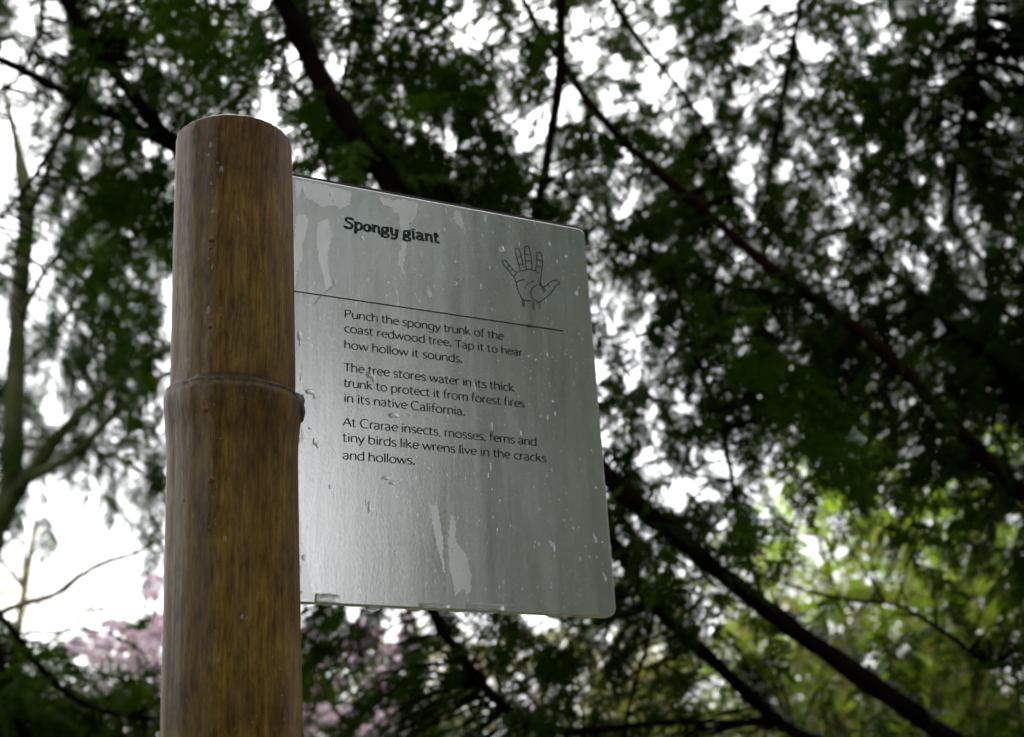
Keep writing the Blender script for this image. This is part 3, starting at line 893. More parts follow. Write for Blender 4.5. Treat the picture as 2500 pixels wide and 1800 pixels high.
# ------------------------------------------------------------------ foliage building blocks
def needle_spray(seed, length=.20, nshoot=11, shoot=.075, needle=.014, width=.0095, droop=.25):
    """flat conifer spray: stem, alternate shoots, two ranks of needles. Local +X outward, Z up."""
    g = random.Random(seed)
    V = []; T = []
    def strip(a, b_, w):
        d = (b_ - a).normalized(); s = d.cross(Vector((0, 0, 1)))
        s = (s.normalized() if s.length > 1e-4 else Vector((0, 1, 0))) * w
        k = len(V); V.extend([a - s, a + s, b_]); T.append((k, k + 1, k + 2))
    def shoot_(p, d, L_):
        n = max(4, int(L_ / (needle * .52)))
        q = p.copy()
        strip(p, p + d * L_ + Vector((0, 0, -droop * L_ * .4)), .0011)
        for i in range(n):
            f = (i + .5) / n
            c = p + d * (L_ * f) + Vector((0, 0, -droop * L_ * f * f * .6))
            nl = needle * (1 - .55 * f ** 2) * g.uniform(.7, 1.15)
            for s in (-1, 1):
                sd = d.cross(Vector((0, 0, 1))).normalized() * s
                dd = (sd * .85 + d * .5 + Vector((0, 0, g.uniform(-.35, .25)))).normalized()
                t = Vector((0, 0, 1)).cross(dd).normalized()
                tw = g.uniform(-.6, .6)
                t = (t * math.cos(tw) + Vector((0, 0, 1)) * math.sin(tw)) * width * .5
                k = len(V)
                V.extend([c - t, c + t, c + dd * nl]); T.append((k, k + 1, k + 2))
    axis = lambda f: Vector((length * f, .012 * math.sin(f * 3 + seed), -droop * length * f * f))
    for i in range(8): strip(axis(i / 8), axis((i + 1.3) / 8), .0018)
    for i in range(nshoot):
        f = .08 + .88 * i / nshoot
        Ls = shoot * (math.sin(math.pi * min(1, f * .75 + .25)) ** .8) * g.uniform(.6, 1.15)
        for s in ((-1, 1) if g.random() < .8 else (g.choice((-1, 1)),)):
            a = math.radians(g.uniform(38, 62)) * s
            shoot_(axis(f + g.uniform(-.02, .02)), Vector((math.cos(a), math.sin(a), g.uniform(-.35, .1))).normalized(), Ls)
    shoot_(axis(.93), Vector((1, 0, -.3)).normalized(), shoot * .6)
    return np.array([tuple(v) for v in V]), np.array(T)
def leaf_spray(seed, leaf=.05, n=12, length=.22, asp=.5, up=.3):
    """twig with broad leaves, each folded along its midrib"""
    g = random.Random(seed)
    V = []; T = []
    def leaf_(p, d, nrm, L_):
        s = d.cross(nrm).normalized() * L_ * asp * .5
        m1 = p + d * L_ * .08; tip = p + d * L_ - nrm * L_ * .12
        q1 = p + d * L_ * .38 + s + nrm * L_ * .07; q2 = p + d * L_ * .38 - s + nrm * L_ * .07
        r1 = p + d * L_ * .75 + s * .72; r2 = p + d * L_ * .75 - s * .72
        k = len(V); V.extend([m1, q1, r1, tip, r2, q2])
        T.extend([(k, k + 1, k + 2), (k, k + 2, k + 3), (k, k + 3, k + 4), (k, k + 4, k + 5)])
    k = len(V)
    for i in range(5):
        a = Vector((length * i / 5, .01 * math.sin(i + seed), .02 * math.sin(i * 1.3))); b_ = Vector((length * (i + 1.2) / 5, .01 * math.sin(i + 1 + seed), .02 * math.sin(i * 1.3 + 1.3)))
        kk = len(V); V.extend([a + Vector((0, .002, 0)), a - Vector((0, .002, 0)), b_]); T.append((kk, kk + 1, kk + 2))
    for i in range(n):
        f = (i + .5) / n
        p = Vector((length * f, .01 * math.sin(f * 5 + seed), .02 * math.sin(f * 6.5)))
        a = g.uniform(35, 85) * (1 if i % 2 else -1)
        d = Vector((math.cos(math.radians(a)), math.sin(math.radians(a)), g.uniform(-.5, .25))).normalized()
        nrm = Vector((g.uniform(-.5, .5), g.uniform(-.5, .5), 1)); nrm = (nrm - d * nrm.dot(d)).normalized()
        leaf_(p, d, nrm, leaf * g.uniform(.6, 1.15))
    return np.array([tuple(v) for v in V]), np.array(T)
def whorl(seed, leaf=.11, n=9):
    g = random.Random(seed)
    V = []; T = []
    for i in range(n):
        a = 2 * math.pi * i / n + g.uniform(-.2, .2)
        d = Vector((math.cos(a), math.sin(a), g.uniform(-.5, .35))).normalized()
        nrm = (Vector((0, 0, 1)) - d * d.z).normalized(); s = d.cross(nrm) * leaf * .14
        L_ = leaf * g.uniform(.7, 1.1)
        p = Vector((0, 0, 0)); k = len(V)
        V.extend([p, p + d * L_ * .4 + s + nrm * .006, p + d * L_ * .8 + s * .8, p + d * L_ - nrm * .01, p + d * L_ * .8 - s * .8, p + d * L_ * .4 - s + nrm * .006])
        T.extend([(k, k + 1, k + 2), (k, k + 2, k + 3), (k, k + 3, k + 4), (k, k + 4, k + 5)])
    return np.array([tuple(v) for v in V]), np.array(T)
def truss(seed, rad=.06):
    """ball of open five-petalled bells"""
    g = random.Random(seed)
    V = []; T = []
    for i in range(13):
        z = 1 - 1.45 * (i + .5) / 13; a = i * 2.4
        d = Vector((math.sqrt(max(0, 1 - z * z)) * math.cos(a), math.sqrt(max(0, 1 - z * z)) * math.sin(a), z + .1)).normalized()
        u = d.orthogonal().normalized(); w = d.cross(u)
        base = d * rad * .35; rr = rad * g.uniform(.36, .46)
        for k in range(5):
            t0 = 2 * math.pi * k / 5; t1 = t0 + .62; t2 = t0 - .62
            f = lambda t, r_, h: base + (u * math.cos(t) + w * math.sin(t)) * r_ + d * h
            q = len(V)
            V.extend([base, f(t2, rr * .5, rad * .42), f(t2 + .25, rr, rad * .62), f(t0, rr * 1.12, rad * .60), f(t1 - .25, rr, rad * .62), f(t1, rr * .5, rad * .42)])
            T.extend([(q, q + 1, q + 2), (q, q + 2, q + 3), (q, q + 3, q + 4), (q, q + 4, q + 5)])
    return np.array([tuple(v) for v in V]), np.array(T)

def rotmat(yaw, pitch, roll, sc):
    return np.array((Matrix.Rotation(yaw, 3, 'Z') @ Matrix.Rotation(-pitch, 3, 'Y') @ Matrix.Rotation(roll, 3, 'X') * sc))
def inframe(p, m=60):
    x, y, d = project(p)
    return d > .1 and -m < x < 2268 + m and -m < y < 1633 + m

def place_units(root, items, protos, mat_, name, stuff_name, limit=300):
    """items: (Vector pos, yaw, pitch, roll, scale). The ones showing largest become parts, the rest one part of kind stuff."""
    vis = [i for i in items if inframe(i[0])]
    vis.sort(key=lambda i: -i[4] / project(i[0])[2])
    chosen = vis[:limit]
    ids = set(id(i) for i in chosen)
    rest = [i for i in items if id(i) not in ids]
    meshes = [tri_mesh(name, v, t, mat_) for v, t in protos]
    base = Vector(root.location)
    for k, (p, yaw, pitch, roll, sc) in enumerate(chosen):
        o = bpy.data.objects.new(name, meshes[k % len(meshes)])
        o.parent = root
        R3 = Matrix.Rotation(yaw, 3, 'Z') @ Matrix.Rotation(-pitch, 3, 'Y') @ Matrix.Rotation(roll, 3, 'X')
        o.matrix_local = Matrix.Translation(p - base) @ R3.to_4x4() @ Matrix.Scale(sc, 4)
        COL.objects.link(o)
    if rest:
        VV = []; TT = []; off = 0
        for k, (p, yaw, pitch, roll, sc) in enumerate(rest):
            v, t = protos[k % len(protos)]
            VV.append(v @ rotmat(yaw, pitch, roll, sc).T + np.array(p - base)); TT.append(t + off); off += len(v)
        o = link(stuff_name, tri_mesh(stuff_name, np.concatenate(VV), np.concatenate(TT), mat_), root, base)
        tag(o, kind='stuff')

def twig_part(root, segs, mat_, name='twigs'):
    """segs: (start, end, r0) thin sagging twigs joined"""
    VV = []; TT = []; off = 0
    base = Vector(root.location)
    for a, b_, r in segs:
        L_ = (b_ - a).length
        if L_ < .01: continue
        mid = a.lerp(b_, .5) + Vector((random.uniform(-.08, .08), random.uniform(-.08, .08), .10)) * L_
        V, F = tube_arrays([(a, r), (a.lerp(mid, .6).lerp(mid, .3), r * .8), (mid, r * .62), (b_, r * .3)], 3)
        VV.append(np.array([tuple(v - base) for v in V])); TT.append(np.array(F) + off); off += len(V)
    if VV:
        tag(link(name, tri_mesh(name, np.concatenate(VV), np.concatenate(TT), mat_), root, base), kind='stuff')

class Cover:
    """how closed the canopy is: rows of digits, one per 100 x 100 view px"""
    def __init__(s, rows, x0=0, y0=0): s.r = [list(map(int, r)) for r in rows]; s.x0 = x0; s.y0 = y0
    def __call__(s, x, y):
        fx = (x - s.x0) / 100 - .5; fy = (y - s.y0) / 100 - .5
        h = len(s.r); w = len(s.r[0])
        ix = math.floor(fx); iy = math.floor(fy); tx = fx - ix; ty = fy - iy
        g = lambda i, j: s.r[min(max(j, 0), h - 1)][min(max(i, 0), w - 1)] / 9.0
        return (g(ix, iy) * (1 - tx) + g(ix + 1, iy) * tx) * (1 - ty) + (g(ix, iy + 1) * (1 - tx) + g(ix + 1, iy + 1) * tx) * ty

def grow(root, cover, n, box, paths, protos, mat_, twmat, name, stuff, sc=(.8, 1.3), dj=.4, power=1.5, droop=(-70, -10), yaw0=None, depth=None, limit=300, twigs=True, seed=1):
    g = random.Random(seed)
    nodes = [(q[0], q[1]) + project(q[0]) for pa in paths for q in pa]
    items = []; segs = []
    tries = 0
    while len(items) < n and tries < n * 30:
        tries += 1
        x = g.uniform(box[0], box[2]); y = g.uniform(box[1], box[3])
        c = cover(x, y)
        if g.random() > c ** power: continue
        if depth:
            d = g.uniform(*depth); p = P(x, y, d)
        else:
            cand = sorted(nodes, key=lambda q: (q[2] - x) ** 2 + (q[3] - y) ** 2)[:1]
            d = max(1.9, cand[0][4] + g.uniform(-.35, 1.9) * dj); p = P(x, y, d)
        near = min(nodes, key=lambda q: (q[0] - p).length_squared) if nodes else None
        if near and twigs and g.random() < .55 and (near[0] - p).length < 1.3:
            segs.append((near[0].copy(), p, min(near[1], .0035 + .004 * (near[0] - p).length)))
        if near and (p - near[0]).length > .05:
            dv = p - near[0]; yaw = math.atan2(dv.y, dv.x) + g.gauss(0, .7)
        else: yaw = g.uniform(0, 2 * math.pi)
        if yaw0 is not None: yaw = g.gauss(*yaw0)
        items.append((p, yaw, math.radians(g.uniform(*droop)), g.gauss(0, .5), g.uniform(*sc)))
    place_units(root, items, protos, mat_, name, stuff)
    if twigs: twig_part(root, segs, twmat)

random.seed(11)
# ------------------------------------------------------------------ big conifer whose limbs cross the picture
trunk_pts = [(2720, 2600, 4.4, 330), (2640, 1700, 4.6, 300), (2560, 1100, 4.9, 270), (2480, 500, 5.4, 230), (2400, -200, 6.2, 170)]
conifer = tag(empty('conifer_tree', P(2720, 2600, 4.4)), 'large dark conifer with long black limbs and drooping needles above and behind the sign', 'tree')
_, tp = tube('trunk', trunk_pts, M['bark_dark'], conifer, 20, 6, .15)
# the foot of the trunk down to the soil
kn = P(2720, 2600, 4.4)
V, F = tube_arrays(smooth_path([(Vector((kn.x + .05, kn.y - .02, -.3)), .36), (kn.lerp(Vector((kn.x, kn.y, 0)), .5), .29), (kn, .272)], 5), 20, .15)
link('trunk_foot', mesh_from('trunk_foot', [v - kn for v in V], F, M['bark_dark'], True), conifer, kn)
LIMBS = [
 # main limb from lower right, behind the sign, up to the top edge
 ([(2700, 2050, 4.5, 85), (2420, 1850, 3.9, 66), (2110, 1640, 3.4, 54), (1850, 1460, 3.2, 50), (1700, 1350, 3.15, 47), (1500, 1190, 3.1, 46), (1340, 1050, 3.1, 50), (1080, 770, 3.2, 58), (880, 430, 3.3, 60), (800, 320, 3.3, 58), (720, 190, 3.35, 58), (650, 50, 3.4, 54), (560, -140, 3.5, 46), (470, -330, 3.6, 30)], 'bark_dark'),
 ([(2140, 1660, 3.45, 34), (1800, 1640, 3.8, 30), (1640, 1520, 3.7, 36), (1530, 1420, 3.7, 36), (1440, 1330, 3.7, 34), (1360, 1200, 3.7, 36), (1240, 1000, 3.8, 36), (1000, 700, 4.0, 36), (700, 500, 4.2, 34), (390, 330, 4.4, 32), (290, 275, 4.45, 28), (160, 215, 4.5, 26), (60, 160, 4.55, 24), (-60, 100, 4.6, 20), (-300, -50, 4.7, 12)], 'bark_dark'),
 ([(2560, 1280, 4.85, 60), (2300, 1120, 4.5, 46), (2150, 980, 4.3, 40), (1970, 790, 4.2, 34), (1830, 680, 4.2, 31), (1690, 580, 4.2, 28), (1560, 465, 4.2, 26), (1420, 350, 4.2, 24), (1310, 235, 4.2, 22), (1250, 145, 4.2, 20), (1190, 60, 4.2, 16), (1120, -80, 4.2, 10)], 'bark_red'),
 ([(1120, 830, 3.25, 26), (1150, 650, 3.5, 25), (1185, 490, 3.6, 24), (1215, 330, 3.7, 26), (1240, 170, 3.75, 26), (1243, 0, 3.8, 24), (1240, -160, 3.9, 18)], 'bark_dark'),
 ([(430, 345, 4.4, 40), (350, 280, 4.4, 34), (290, 205, 4.4, 34), (210, 100, 4.45, 34), (140, 0, 4.5, 30), (60, -120, 4.6, 22)], 'bark_dark'),
 ([(165, 228, 4.5, 16), (130, 300, 4.5, 13), (70, 400, 4.5, 11), (0, 480, 4.5, 9), (-80, 560, 4.5, 6)], 'bark_dark'),
 ([(50, 165, 4.55, 10), (72, 110, 4.6, 11), (92, 55, 4.6, 12), (92, -60, 4.6, 10)], 'bark_dark'),
 ([(60, 160, 4.55, 9), (0, 200, 4.6, 7), (-60, 250, 4.6, 5)], 'bark_dark'),
 ([(1620, 420, 4.5, 12), (1530, 230, 4.6, 11), (1440, 120, 4.6, 13), (1380, 40, 4.7, 18), (1330, -60, 4.7, 16)], 'bark_dark'),
 ([(1690, 450, 4.4, 8), (1720, 300, 4.5, 13), (1745, 160, 4.6, 14), (1775, 0, 4.7, 13), (1800, -120, 4.8, 10)], 'bark_dark'),
 ([(740, 480, 4.0, 10), (720, 330, 4.0, 14), (745, 240, 4.0, 12), (775, 100, 4.1, 10), (795, -60, 4.1, 8)], 'bark_dark'),
 ([(1260, 1000, 3.9, 30), (1080, 700, 4.0, 34), (1000, 450, 4.0, 34), (900, 370, 3.6, 30), (820, 330, 3.35, 30)], 'bark_dark'),
 ([(2180, -60, 4.6, 16), (2165, 100, 4.6, 15), (2130, 300, 4.5, 15), (2110, 480, 4.4, 13), (2160, 560, 4.4, 11), (2290, 640, 4.4, 9)], 'bark_dark'),
 ([(1800, 660, 4.2, 12), (1650, 640, 4.1, 12), (1520, 600, 4.1, 12), (1400, 560, 4.1, 11), (1300, 470, 4.1, 9), (1230, 400, 4.1, 7)], 'bark_dark'),
 ([(1700, 1350, 3.15, 14), (1640, 1180, 3.3, 12), (1600, 950, 3.4, 12), (1530, 760, 3.5, 10), (1490, 600, 3.6, 8)], 'bark_dark'),
 ([(2200, 1480, 3.7, 16), (2010, 1350, 3.7, 10), (1880, 1330, 3.6, 10), (1760, 1300, 3.6, 8), (1650, 1260, 3.6, 6)], 'bark_dark'),
 ([(1700, 1600, 3.5, 12), (1480, 1600, 3.4, 14), (1290, 1620, 3.4, 20), (1190, 1610, 3.4, 24), (1110, 1560, 3.4, 26), (1040, 1480, 3.4, 28), (960, 1360, 3.4, 26), (900, 1200, 3.5, 22), (800, 1000, 3.6, 14)], 'bark_dark'),
 ([(1560, 1420, 3.65, 9), (1550, 1480, 3.6, 9), (1530, 1330, 3.6, 7)], 'bark_dark'),
 ([(1380, 1640, 3.3, 10), (1400, 1540, 3.3, 10), (1440, 1400, 3.3, 9), (1455, 1300, 3.3, 6)], 'bark_dark'),
 ([(2300, 900, 4.6, 26), (2200, 800, 4.5, 20), (2020, 650, 4.5, 14), (1900, 500, 4.5, 10), (1840, 380, 4.5, 6)], 'bark_dark'),
]
paths = []
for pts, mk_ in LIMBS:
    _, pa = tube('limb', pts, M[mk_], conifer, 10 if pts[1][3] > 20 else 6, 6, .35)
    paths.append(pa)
sprays = [needle_spray(s, .165, 9, .062, .013, .0088, .3) for s in range(6)]
rows = [
 "56886656765665494366667",
 "37887766766772246767777",
 "16883267884466666767778",
 "14785567999757887667899",
 "14765567999955898766669",
 "14655567999956998876669",
 "03550555555555589888999",
 "02440555555554689999999",
 "02330555555554689999999",
 "01220555555555573778899",
 "00111555555558775555689",
 "00011555555559875333469",
 "00001555555556762112258",
 "00000555555557751112248",
 "00000055444555543222337",
 "00000244444555432222226",
 "00000244444555543333226",
]
cov = Cover(rows)
grow(conifer, cov, 5500, (-260, -420, 2620, 1860), paths, sprays, M['needle'], M['bark_dark'], 'needle_spray', 'needle_sprays', (.75, 1.35), .45, 1.6, (-60, 15), seed=4)

# a second conifer farther back closes the canopy
rows2 = [''.join(str(max(0, int(c) - (3 if i_ < 13 else 2))) for i_, c in enumerate(q)) for q in rows[:10]] + ['0' * 23] * 7
# grey lichen tufts on the upper side of the lower limbs
ml, ntl, bl, ol = mat('grey_lichen')
nl_ = noise(ntl, mapping(ntl, (1, 1, 1)), 60, 3)
rl_ = ramp(ntl, nl_.outputs[0], [(.3, (.10, .12, .11)), (.7, (.42, .46, .44))])
ntl.links.new(rl_.outputs[0], bl.inputs['Base Color']); bl.inputs['Roughness'].default_value = .8
g = random.Random(41)
for pi, (lo, hi, cnt) in [(0, (12, 24, 260)), (1, (8, 16, 130))] if False else [(0, (13, 22, 260)), (1, (6, 14, 160))]:
    V = []; F = []
    for i in range(cnt):
        q = paths[pi][g.randint(lo, hi)]
        c_ = q[0] + Vector((g.gauss(0, .5), g.gauss(0, .5), g.uniform(.6, 1.3))) * q[1] + Vector((g.uniform(-.04, .04), 0, 0))
        for j in range(3):
            a_ = Vector((g.uniform(-1, 1), g.uniform(-1, 1), g.uniform(0, 1))) * .012
            b2 = Vector((g.uniform(-1, 1), g.uniform(-1, 1), g.uniform(-1, 1))) * .006
            k = len(V); V += [c_ - b2, c_ + b2, c_ + a_]; F.append((k, k + 1, k + 2))
    bb = Vector(conifer.location)
    tag(link('lichen', mesh_from('lichen', [v - bb for v in V], F, ml), conifer, bb), kind='stuff')

# ------------------------------------------------------------------ mossy tree at the left with pale limbs
moss = tag(empty('mossy_tree', P(-230, 2100, 8.5)), 'mossy pale green forked tree standing against the white sky at the left edge', 'tree')
_, p1 = tube('trunk', [(-230, 2100, 8.5, 90), (-90, 1400, 8.5, 72), (-20, 1200, 8.6, 66), (25, 1080, 8.7, 56), (32, 900, 8.8, 50), (38, 750, 9.0, 46), (48, 600, 9.1, 44), (60, 480, 9.2, 44), (52, 400, 9.3, 36), (35, 310, 9.4, 20), (10, 200, 9.6, 12), (-10, 80, 9.8, 6)], M['bark_moss'], moss, 14, 6, .3)
V, F = tube_arrays(smooth_path([(Vector((P(-230, 2100, 8.5).x - .1, P(-230, 2100, 8.5).y, -.3)), .24), (P(-230, 2100, 8.5), .147)], 5), 14, .2)
link('trunk_foot', mesh_from('trunk_foot', [v - P(-230, 2100, 8.5) for v in V], F, M['bark_moss'], True), moss, P(-230, 2100, 8.5))
mp_ = [p1]
for pts in [
 [(0, 1150, 8.6, 50), (50, 1070, 8.6, 42), (110, 990, 8.5, 36), (165, 930, 8.5, 30), (240, 860, 8.5, 26), (330, 800, 8.5, 20), (420, 740, 8.5, 12)],
 [(60, 1060, 8.6, 30), (125, 1030, 8.4, 26), (190, 985, 8.3, 24), (260, 910, 8.3, 22), (330, 850, 8.3, 18), (430, 800, 8.3, 12)],
 [(60, 480, 9.2, 26), (95, 410, 9.1, 24), (120, 340, 9.0, 16), (150, 250, 9.0, 10)],
 [(48, 700, 9.0, 14), (100, 600, 8.9, 13), (160, 530, 8.8, 11), (230, 480, 8.8, 8), (300, 440, 8.8, 6)],
 [(40, 830, 8.9, 12), (120, 740, 8.7, 11), (180, 640, 8.6, 10), (240, 560, 8.6, 8)],
 [(35, 1000, 8.8, 9), (-40, 900, 8.8, 8), (-120, 850, 8.8, 7)],
 [(230, 870, 8.5, 9), (200, 700, 8.4, 9), (240, 560, 8.4, 7), (300, 450, 8.4, 5)],
]:
    _, pa = tube('limb', pts, M['bark_moss'], moss, 8, 6, .4)
    mp_.append(pa)
_, pa = tube('limb', [(-260, 1480, 7.0, 34), (-100, 1400, 7.0, 26), (0, 1357, 7.0, 20), (60, 1335, 7.0, 17), (120, 1318, 7.0, 17), (185, 1270, 7.0, 15), (235, 1245, 7.0, 14), (300, 1225, 7.0, 12), (360, 1195, 7.0, 8), (430, 1180, 7.0, 5)], M['bark_pale'], moss, 8, 6, .5)
mcov = Cover([
 "00000", "20000", "02100", "05510", "16631", "25652",
 "36653", "47632", "57653", "55454", "32344", "21125", "00015", "00002", "00001", "00000", "00000"])
big_sprays = [needle_spray(20 + s, .34, 12, .12, .022, .013, .5) for s in range(4)]
grow(moss, mcov, 760, (-300, 150, 480, 1500), mp_, big_sprays, M['needle_blue'], M['bark_moss'], 'needle_spray', 'needle_sprays', (.6, 1.05), .5, 1.6, (-85, -20), seed=9)

# ------------------------------------------------------------------ low dark conifer bottom left
low = tag(empty('low_conifer', P(-300, 2300, 3.6)), 'low dark conifer with black arching twigs in the bottom left corner', 'tree')
lp = []
for pts in [
 [(-300, 2300, 3.6, 70), (-160, 1800, 3.6, 48), (-60, 1500, 3.7, 30), (-120, 1250, 3.8, 20), (-200, 1000, 3.9, 12)],
]:
    _, pa = tube('trunk', pts, M['bark_dark'], low, 10, 6, .3); lp.append(pa)
q0 = P(-300, 2300, 3.6)
V, F = tube_arrays([(Vector((q0.x, q0.y, -.3)), .06), (q0, .047)], 10, .2)
link('trunk_foot', mesh_from('trunk_foot', [v - q0 for v in V], F, M['bark_dark'], True), low, q0)
for pts in [
 [(-110, 1280, 3.7, 22), (-40, 1320, 3.6, 18), (30, 1400, 3.5, 17), (100, 1490, 3.5, 17), (170, 1550, 3.5, 16), (250, 1580, 3.5, 12), (360, 1592, 3.5, 9), (470, 1600, 3.5, 6)],
 [(-60, 1500, 3.7, 22), (-10, 1430, 3.6, 22), (5, 1500, 3.5, 24), (25, 1570, 3.5, 26), (70, 1660, 3.5, 22), (130, 1800, 3.5, 14)],
 [(30, 1405, 3.5, 8), (110, 1400, 3.5, 7), (230, 1400, 3.5, 6), (320, 1450, 3.5, 5)],
 [(100, 1490, 3.5, 8), (190, 1490, 3.5, 7), (280, 1510, 3.5, 5)],
]:
    _, pa = tube('limb', pts, M['bark_dark'], low, 8, 6, .3); lp.append(pa)
lcov = Cover(["0000000", "0000000", "0000000", "2000000", "7310100", "9766430", "9888660", "9988760", "9998880"], -100, 1000)
grow(low, lcov, 760, (-140, 1310, 520, 1820), lp[1:], sprays, M['needle'], M['bark_dark'], 'needle_spray', 'needle_sprays', (.6, 1.1), .35, 1.2, (-70, 0), seed=14)

# ------------------------------------------------------------------ rhododendron in flower
rh = tag(empty('rhododendron_bush', Vector((P(330, 1900, 8.0).x, P(330, 1900, 8.0).y, 0))), 'rhododendron bush with pale pink blossom behind the foot of the post', 'bush')
rp = []
b0 = Vector(rh.location)
g = random.Random(2)
for k in range(9):
    tgt = P(g.uniform(80, 900), g.uniform(1430, 1650), g.uniform(7, 8.6))
    m_ = b0.lerp(tgt, .5) + Vector((g.uniform(-.2, .2), g.uniform(-.2, .2), -.1))
    pa = smooth_path([(b0 + Vector((g.uniform(-.1, .1), g.uniform(-.1, .1), -.1)), .035), (m_, .022), (tgt, .006)], 6)
    V, F = tube_arrays(pa, 7, .3)
    link('stem', mesh_from('stem', [v - b0 for v in V], F, M['bark_pale'], True), rh, b0); rp.append(pa)
rcov = Cover(["000000000000", "000130000000", "023665445310", "578888999853", "678999999964", "788999999975", "899999999999"], -100, 1200)
whorls = [whorl(s) for s in range(4)]
grow(rh, rcov, 2200, (-300, 1330, 1250, 2000), rp, whorls, M['leaf_rhodo'], M['bark_pale'], 'leaf_whorl', 'leaf_whorls', (.7, 1.15), .4, 1.3, (-30, 30), depth=(6.8, 9.0), seed=6)
trusses = [tri_mesh('blossom_cluster', *truss(s), M['petal']) for s in range(5)]
g = random.Random(17)
spots = [(342, 1290), (337, 1325), (205, 1412), (235, 1430), (262, 1397), (290, 1412), (318, 1420), (350, 1405), (330, 1440), (300, 1455), (190, 1450), (215, 1470), (355, 1380), (240, 1385), (275, 1440), (170, 1425), (345, 1465),
         (150, 1560), (185, 1545), (215, 1590), (290, 1540), (320, 1545), (330, 1600), (345, 1520), (235, 1530), (265, 1600),
         (700, 1485), (690, 1540), (712, 1575), (740, 1460), (770, 1470), (760, 1510), (735, 1520), (800, 1390), (822, 1420), (835, 1408), (790, 1440), (768, 1420), (845, 1490), (820, 1520), (860, 1500), (880, 1470), (720, 1400), (680, 1400),
         (875, 1600), (905, 1610), (840, 1590), (860, 1560), (735, 1600), (690, 1610), (910, 1380), (1180, 1590), (1180, 1545), (670, 1470), (770, 1620), (925, 1560)]
spots += [(g.uniform(665, 930), g.uniform(1370, 1640)) for _ in range(26)] + [(g.uniform(120, 372), g.uniform(1400, 1640)) for _ in range(24)]
for i, (x, y) in enumerate(spots):
    o = bpy.data.objects.new('blossom_cluster', trusses[i % 5])
    o.parent = rh; o.location = P(x + g.uniform(-5, 5), y + g.uniform(-5, 5), g.uniform(6.2, 6.9)) - b0
    o.rotation_euler = (g.uniform(-.5, .5), g.uniform(-.5, .5), g.uniform(0, 6.3))
    s = g.uniform(.5, .9); o.scale = (s, s, s)
    COL.objects.link(o)

# ------------------------------------------------------------------ bright green broadleaf tree at the right
def simple_tree(name, label, base, limbs, cover, n, box, depth, protos, lm, bm, unit, units, sc, power, droop, seed, tw=True, th=.10):
    root = tag(empty(name, Vector((base.x, base.y, 0))), label, 'tree')
    ps = []
    b0 = Vector(root.location)
    g = random.Random(seed)
    ht = base.z
    pa = smooth_path([(Vector((b0.x, b0.y, -.3)), th * 1.3), (Vector((b0.x + .05, b0.y, ht * .5)), th), (Vector((b0.x, b0.y + .1, ht)), th * .7), (Vector((b0.x + .15, b0.y + .1, ht * 1.6)), th * .35)], 6)
    V, F = tube_arrays(pa, 12, .25)
    link('trunk', mesh_from('trunk', [v - b0 for v in V], F, bm, True), root, b0); ps.append(pa[8:])
    for (x, y, d) in limbs:
        st = pa[g.randint(8, len(pa) - 3)][0]; e = P(x, y, d)
        q = smooth_path([(st, th * .45), (st.lerp(e, .5) + Vector((g.uniform(-.2, .2), g.uniform(-.2, .2), .15)), th * .26), (e, th * .06)], 6)
        V, F = tube_arrays(q, 7, .3)
        link('limb', mesh_from('limb', [v - b0 for v in V], F, bm, True), root, b0); ps.append(q)
    grow(root, cover, n, box, ps, protos, lm, bm, unit, units, sc, .4, power, droop, depth=depth, seed=seed, twigs=tw)
    return root
leafs = [leaf_spray(s, .085, 14, .36) for s in range(5)]
bcov = Cover(["00000000000", "00000000000", "00011000000", "00024666533", "00466788765", "04677888877", "25677888888", "56778888888", "67788888888", "67888888888", "78888888888", "88888888888"], 1500, 600)
bt = P(2050, 1900, 9.6)
simple_tree('broadleaf_tree', 'bright yellow-green broadleaf tree behind the dark limbs at the lower right', bt,
            [(1750, 1000, 9.2), (1900, 1100, 9.0), (2060, 980, 9.4), (2200, 1150, 9.2), (1700, 1300, 9.0), (2150, 1400, 8.9), (1850, 1450, 9.2), (2250, 1300, 9.0)],
            bcov, 1500, (1500, 800, 2700, 2000), (8.6, 10.6), leafs, M['leaf_bright'], M['bark_pale'], 'leafy_twig', 'leafy_twigs', (.7, 1.25), 1.2, (-50, 30), 21)
simple_tree('tall_hemlock', 'tall dark hemlock filling the canopy behind the long black limbs at upper right', P(2620, 1500, 8),
            [(x_, y_, 7.0) for x_, y_ in ((2400, 860),)],
            Cover(rows2), 1350, (-260, -400, 2600, 1300), (5.8, 8.2), big_sprays, M['needle'], M['bark_dark'], 'needle_spray', 'needle_sprays', (.7, 1.1), 1.6, (-75, -10), 77, True, .2)
# ochre and olive bushes seen under the sign
olive = [leaf_spray(40 + s, .09, 14, .36, .45) for s in range(4)]
ocov = Cover(["000000000000000", "000000001111000", "000000112233444", "000011233334555", "889999999877777", "999999999999888", "999999999999999", "999999999999999"], 500, 1000)
simple_tree('olive_tree', 'olive and ochre leaved small tree seen between twigs below the right half of the sign', P(1300, 1900, 9.5),
            [(1100, 1500, 9.4), (1400, 1420, 9.2), (1600, 1300, 9.4), (1250, 1450, 9.8), (1800, 1450, 9.6), (900, 1550, 9.6)],
            ocov, 1700, (550, 1150, 2300, 2000), (8.8, 11.0), olive, M['leaf_olive'], M['bark_pale'], 'leafy_twig', 'leafy_twigs', (.8, 1.3), 1.2, (-50, 30), 22)
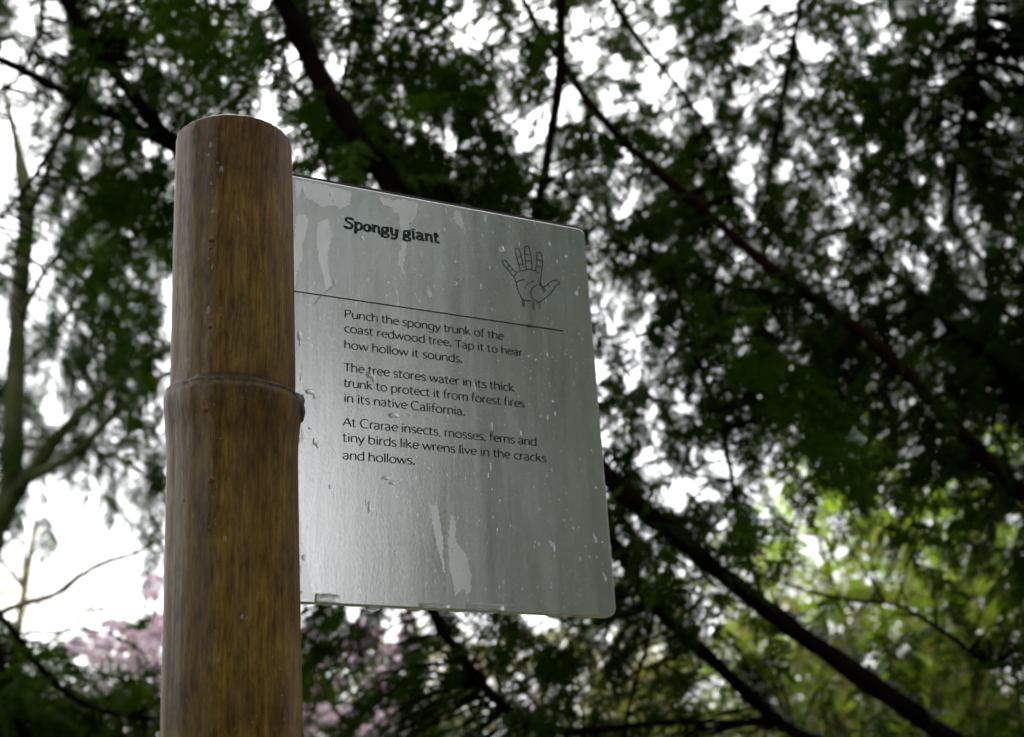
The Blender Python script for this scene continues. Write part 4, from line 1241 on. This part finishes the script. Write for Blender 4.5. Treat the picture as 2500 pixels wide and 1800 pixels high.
# dark conifer wood behind it all at the right
far_sp = [needle_spray(60 + s, .8, 11, .28, .06, .036, .5) for s in range(3)]
dcov = Cover(["00000000000", "00000000135", "00000000357", "00000012689", "00000356788", "00004688889", "00016888889", "01013888889", "12025888889", "24446888889", "46668999999", "67788999999", "99999999999"], 1300, 300)
simple_tree('dark_conifer', 'dense dark conifer far behind the bright green tree at the right edge', P(2150, 1500, 14),
            [(2100, 900, 14), (1900, 1000, 13.5), (2250, 700, 14), (1800, 1250, 13), (2200, 1200, 13), (1600, 1400, 13)],
            dcov, 640, (1300, 450, 2900, 2000), (12.5, 16), far_sp, M['needle'], M['bark_dark'], 'needle_spray', 'needle_sprays', (.8, 1.3), 1.1, (-60, -5), 23, True, .2)
# pale thin trees far away in the gap at the left
pale = [leaf_spray(80 + s, .16, 10, .8, .4) for s in range(3)]
pcov = Cover(["000000", "210000", "342100", "454310", "565541", "887776", "999999"], 0 - 100, 1000)
simple_tree('distant_tree', 'distant pale feathery tree fading into the white sky at the lower left', P(20, 1500, 24),
            [(40, 1150, 24), (120, 1250, 24), (-40, 1200, 24), (220, 1330, 24), (-120, 1150, 24)],
            pcov, 320, (-300, 1050, 560, 1700), (22, 27), pale, M['leaf_pale'], M['bark_pale'], 'leafy_twig', 'leafy_twigs', (.7, 1.2), 1.3, (-50, 40), 24, True, .14)

# ------------------------------------------------------------------ unseen trees added behind the photographer to shape plate reflections and shade the scene
rear_sp = [needle_spray(90 + s, .9, 9, .30, .10, .075, .5) for s in range(3)]
def added_rear_tree(label, az, dist, h0, h1, rad, n, seed):
    a = math.radians(az)
    b0 = Vector((math.sin(a) * dist, -math.cos(a) * dist, 0))
    root = tag(empty('conifer_tree', b0), label, 'tree', 'unseen conifers added behind the photographer')
    g = random.Random(seed)
    pa = smooth_path([(b0 + Vector((0, 0, -.3)), .3), (b0 + Vector((.1, 0, h1 * .5)), .2), (b0 + Vector((0, .1, h1)), .04)], 8)
    V, F = tube_arrays(pa, 12, .2)
    link('trunk', mesh_from('trunk', [v - b0 for v in V], F, M['bark_dark'], True), root, b0)
    items = []
    for i in range(n):
        z = g.uniform(h0, h1); r = rad * (1 - .75 * (z - h0) / (h1 - h0)) * math.sqrt(g.random()); t = g.uniform(0, 6.28)
        items.append((b0 + Vector((r * math.cos(t), r * math.sin(t), z)), t, math.radians(g.uniform(-50, 0)), g.gauss(0, .4), g.uniform(.9, 1.5)))
    place_units(root, items, rear_sp, M['needle'], 'needle_spray', 'needle_sprays')
added_rear_tree('unseen dark conifer added behind the photographer to the right to darken the plate reflection', 65, 8.0, .6, 9, 2.7, 700, 31)
added_rear_tree('unseen tall conifer added directly behind the photographer to edge the reflected gap', -2, 9, .8, 10, 2.4, 500, 32)
added_rear_tree('unseen dark conifer added just left of the one behind the photographer to shape reflections', -22, 8, .8, 10, 2.0, 260, 33)
added_rear_tree('unseen dark conifer added behind the photographer to the left to narrow the reflected gap', -66, 7.5, .5, 10, 2.7, 460, 36)
added_rear_tree('unseen tall conifer added to the right of the photographer for shade', 105, 8, .8, 10, 2.6, 300, 34)
added_rear_tree('unseen high crowned conifer added beyond the gap behind the photographer to darken the upper reflection', 46, 10, 6.8, 13, 2.6, 200, 35)
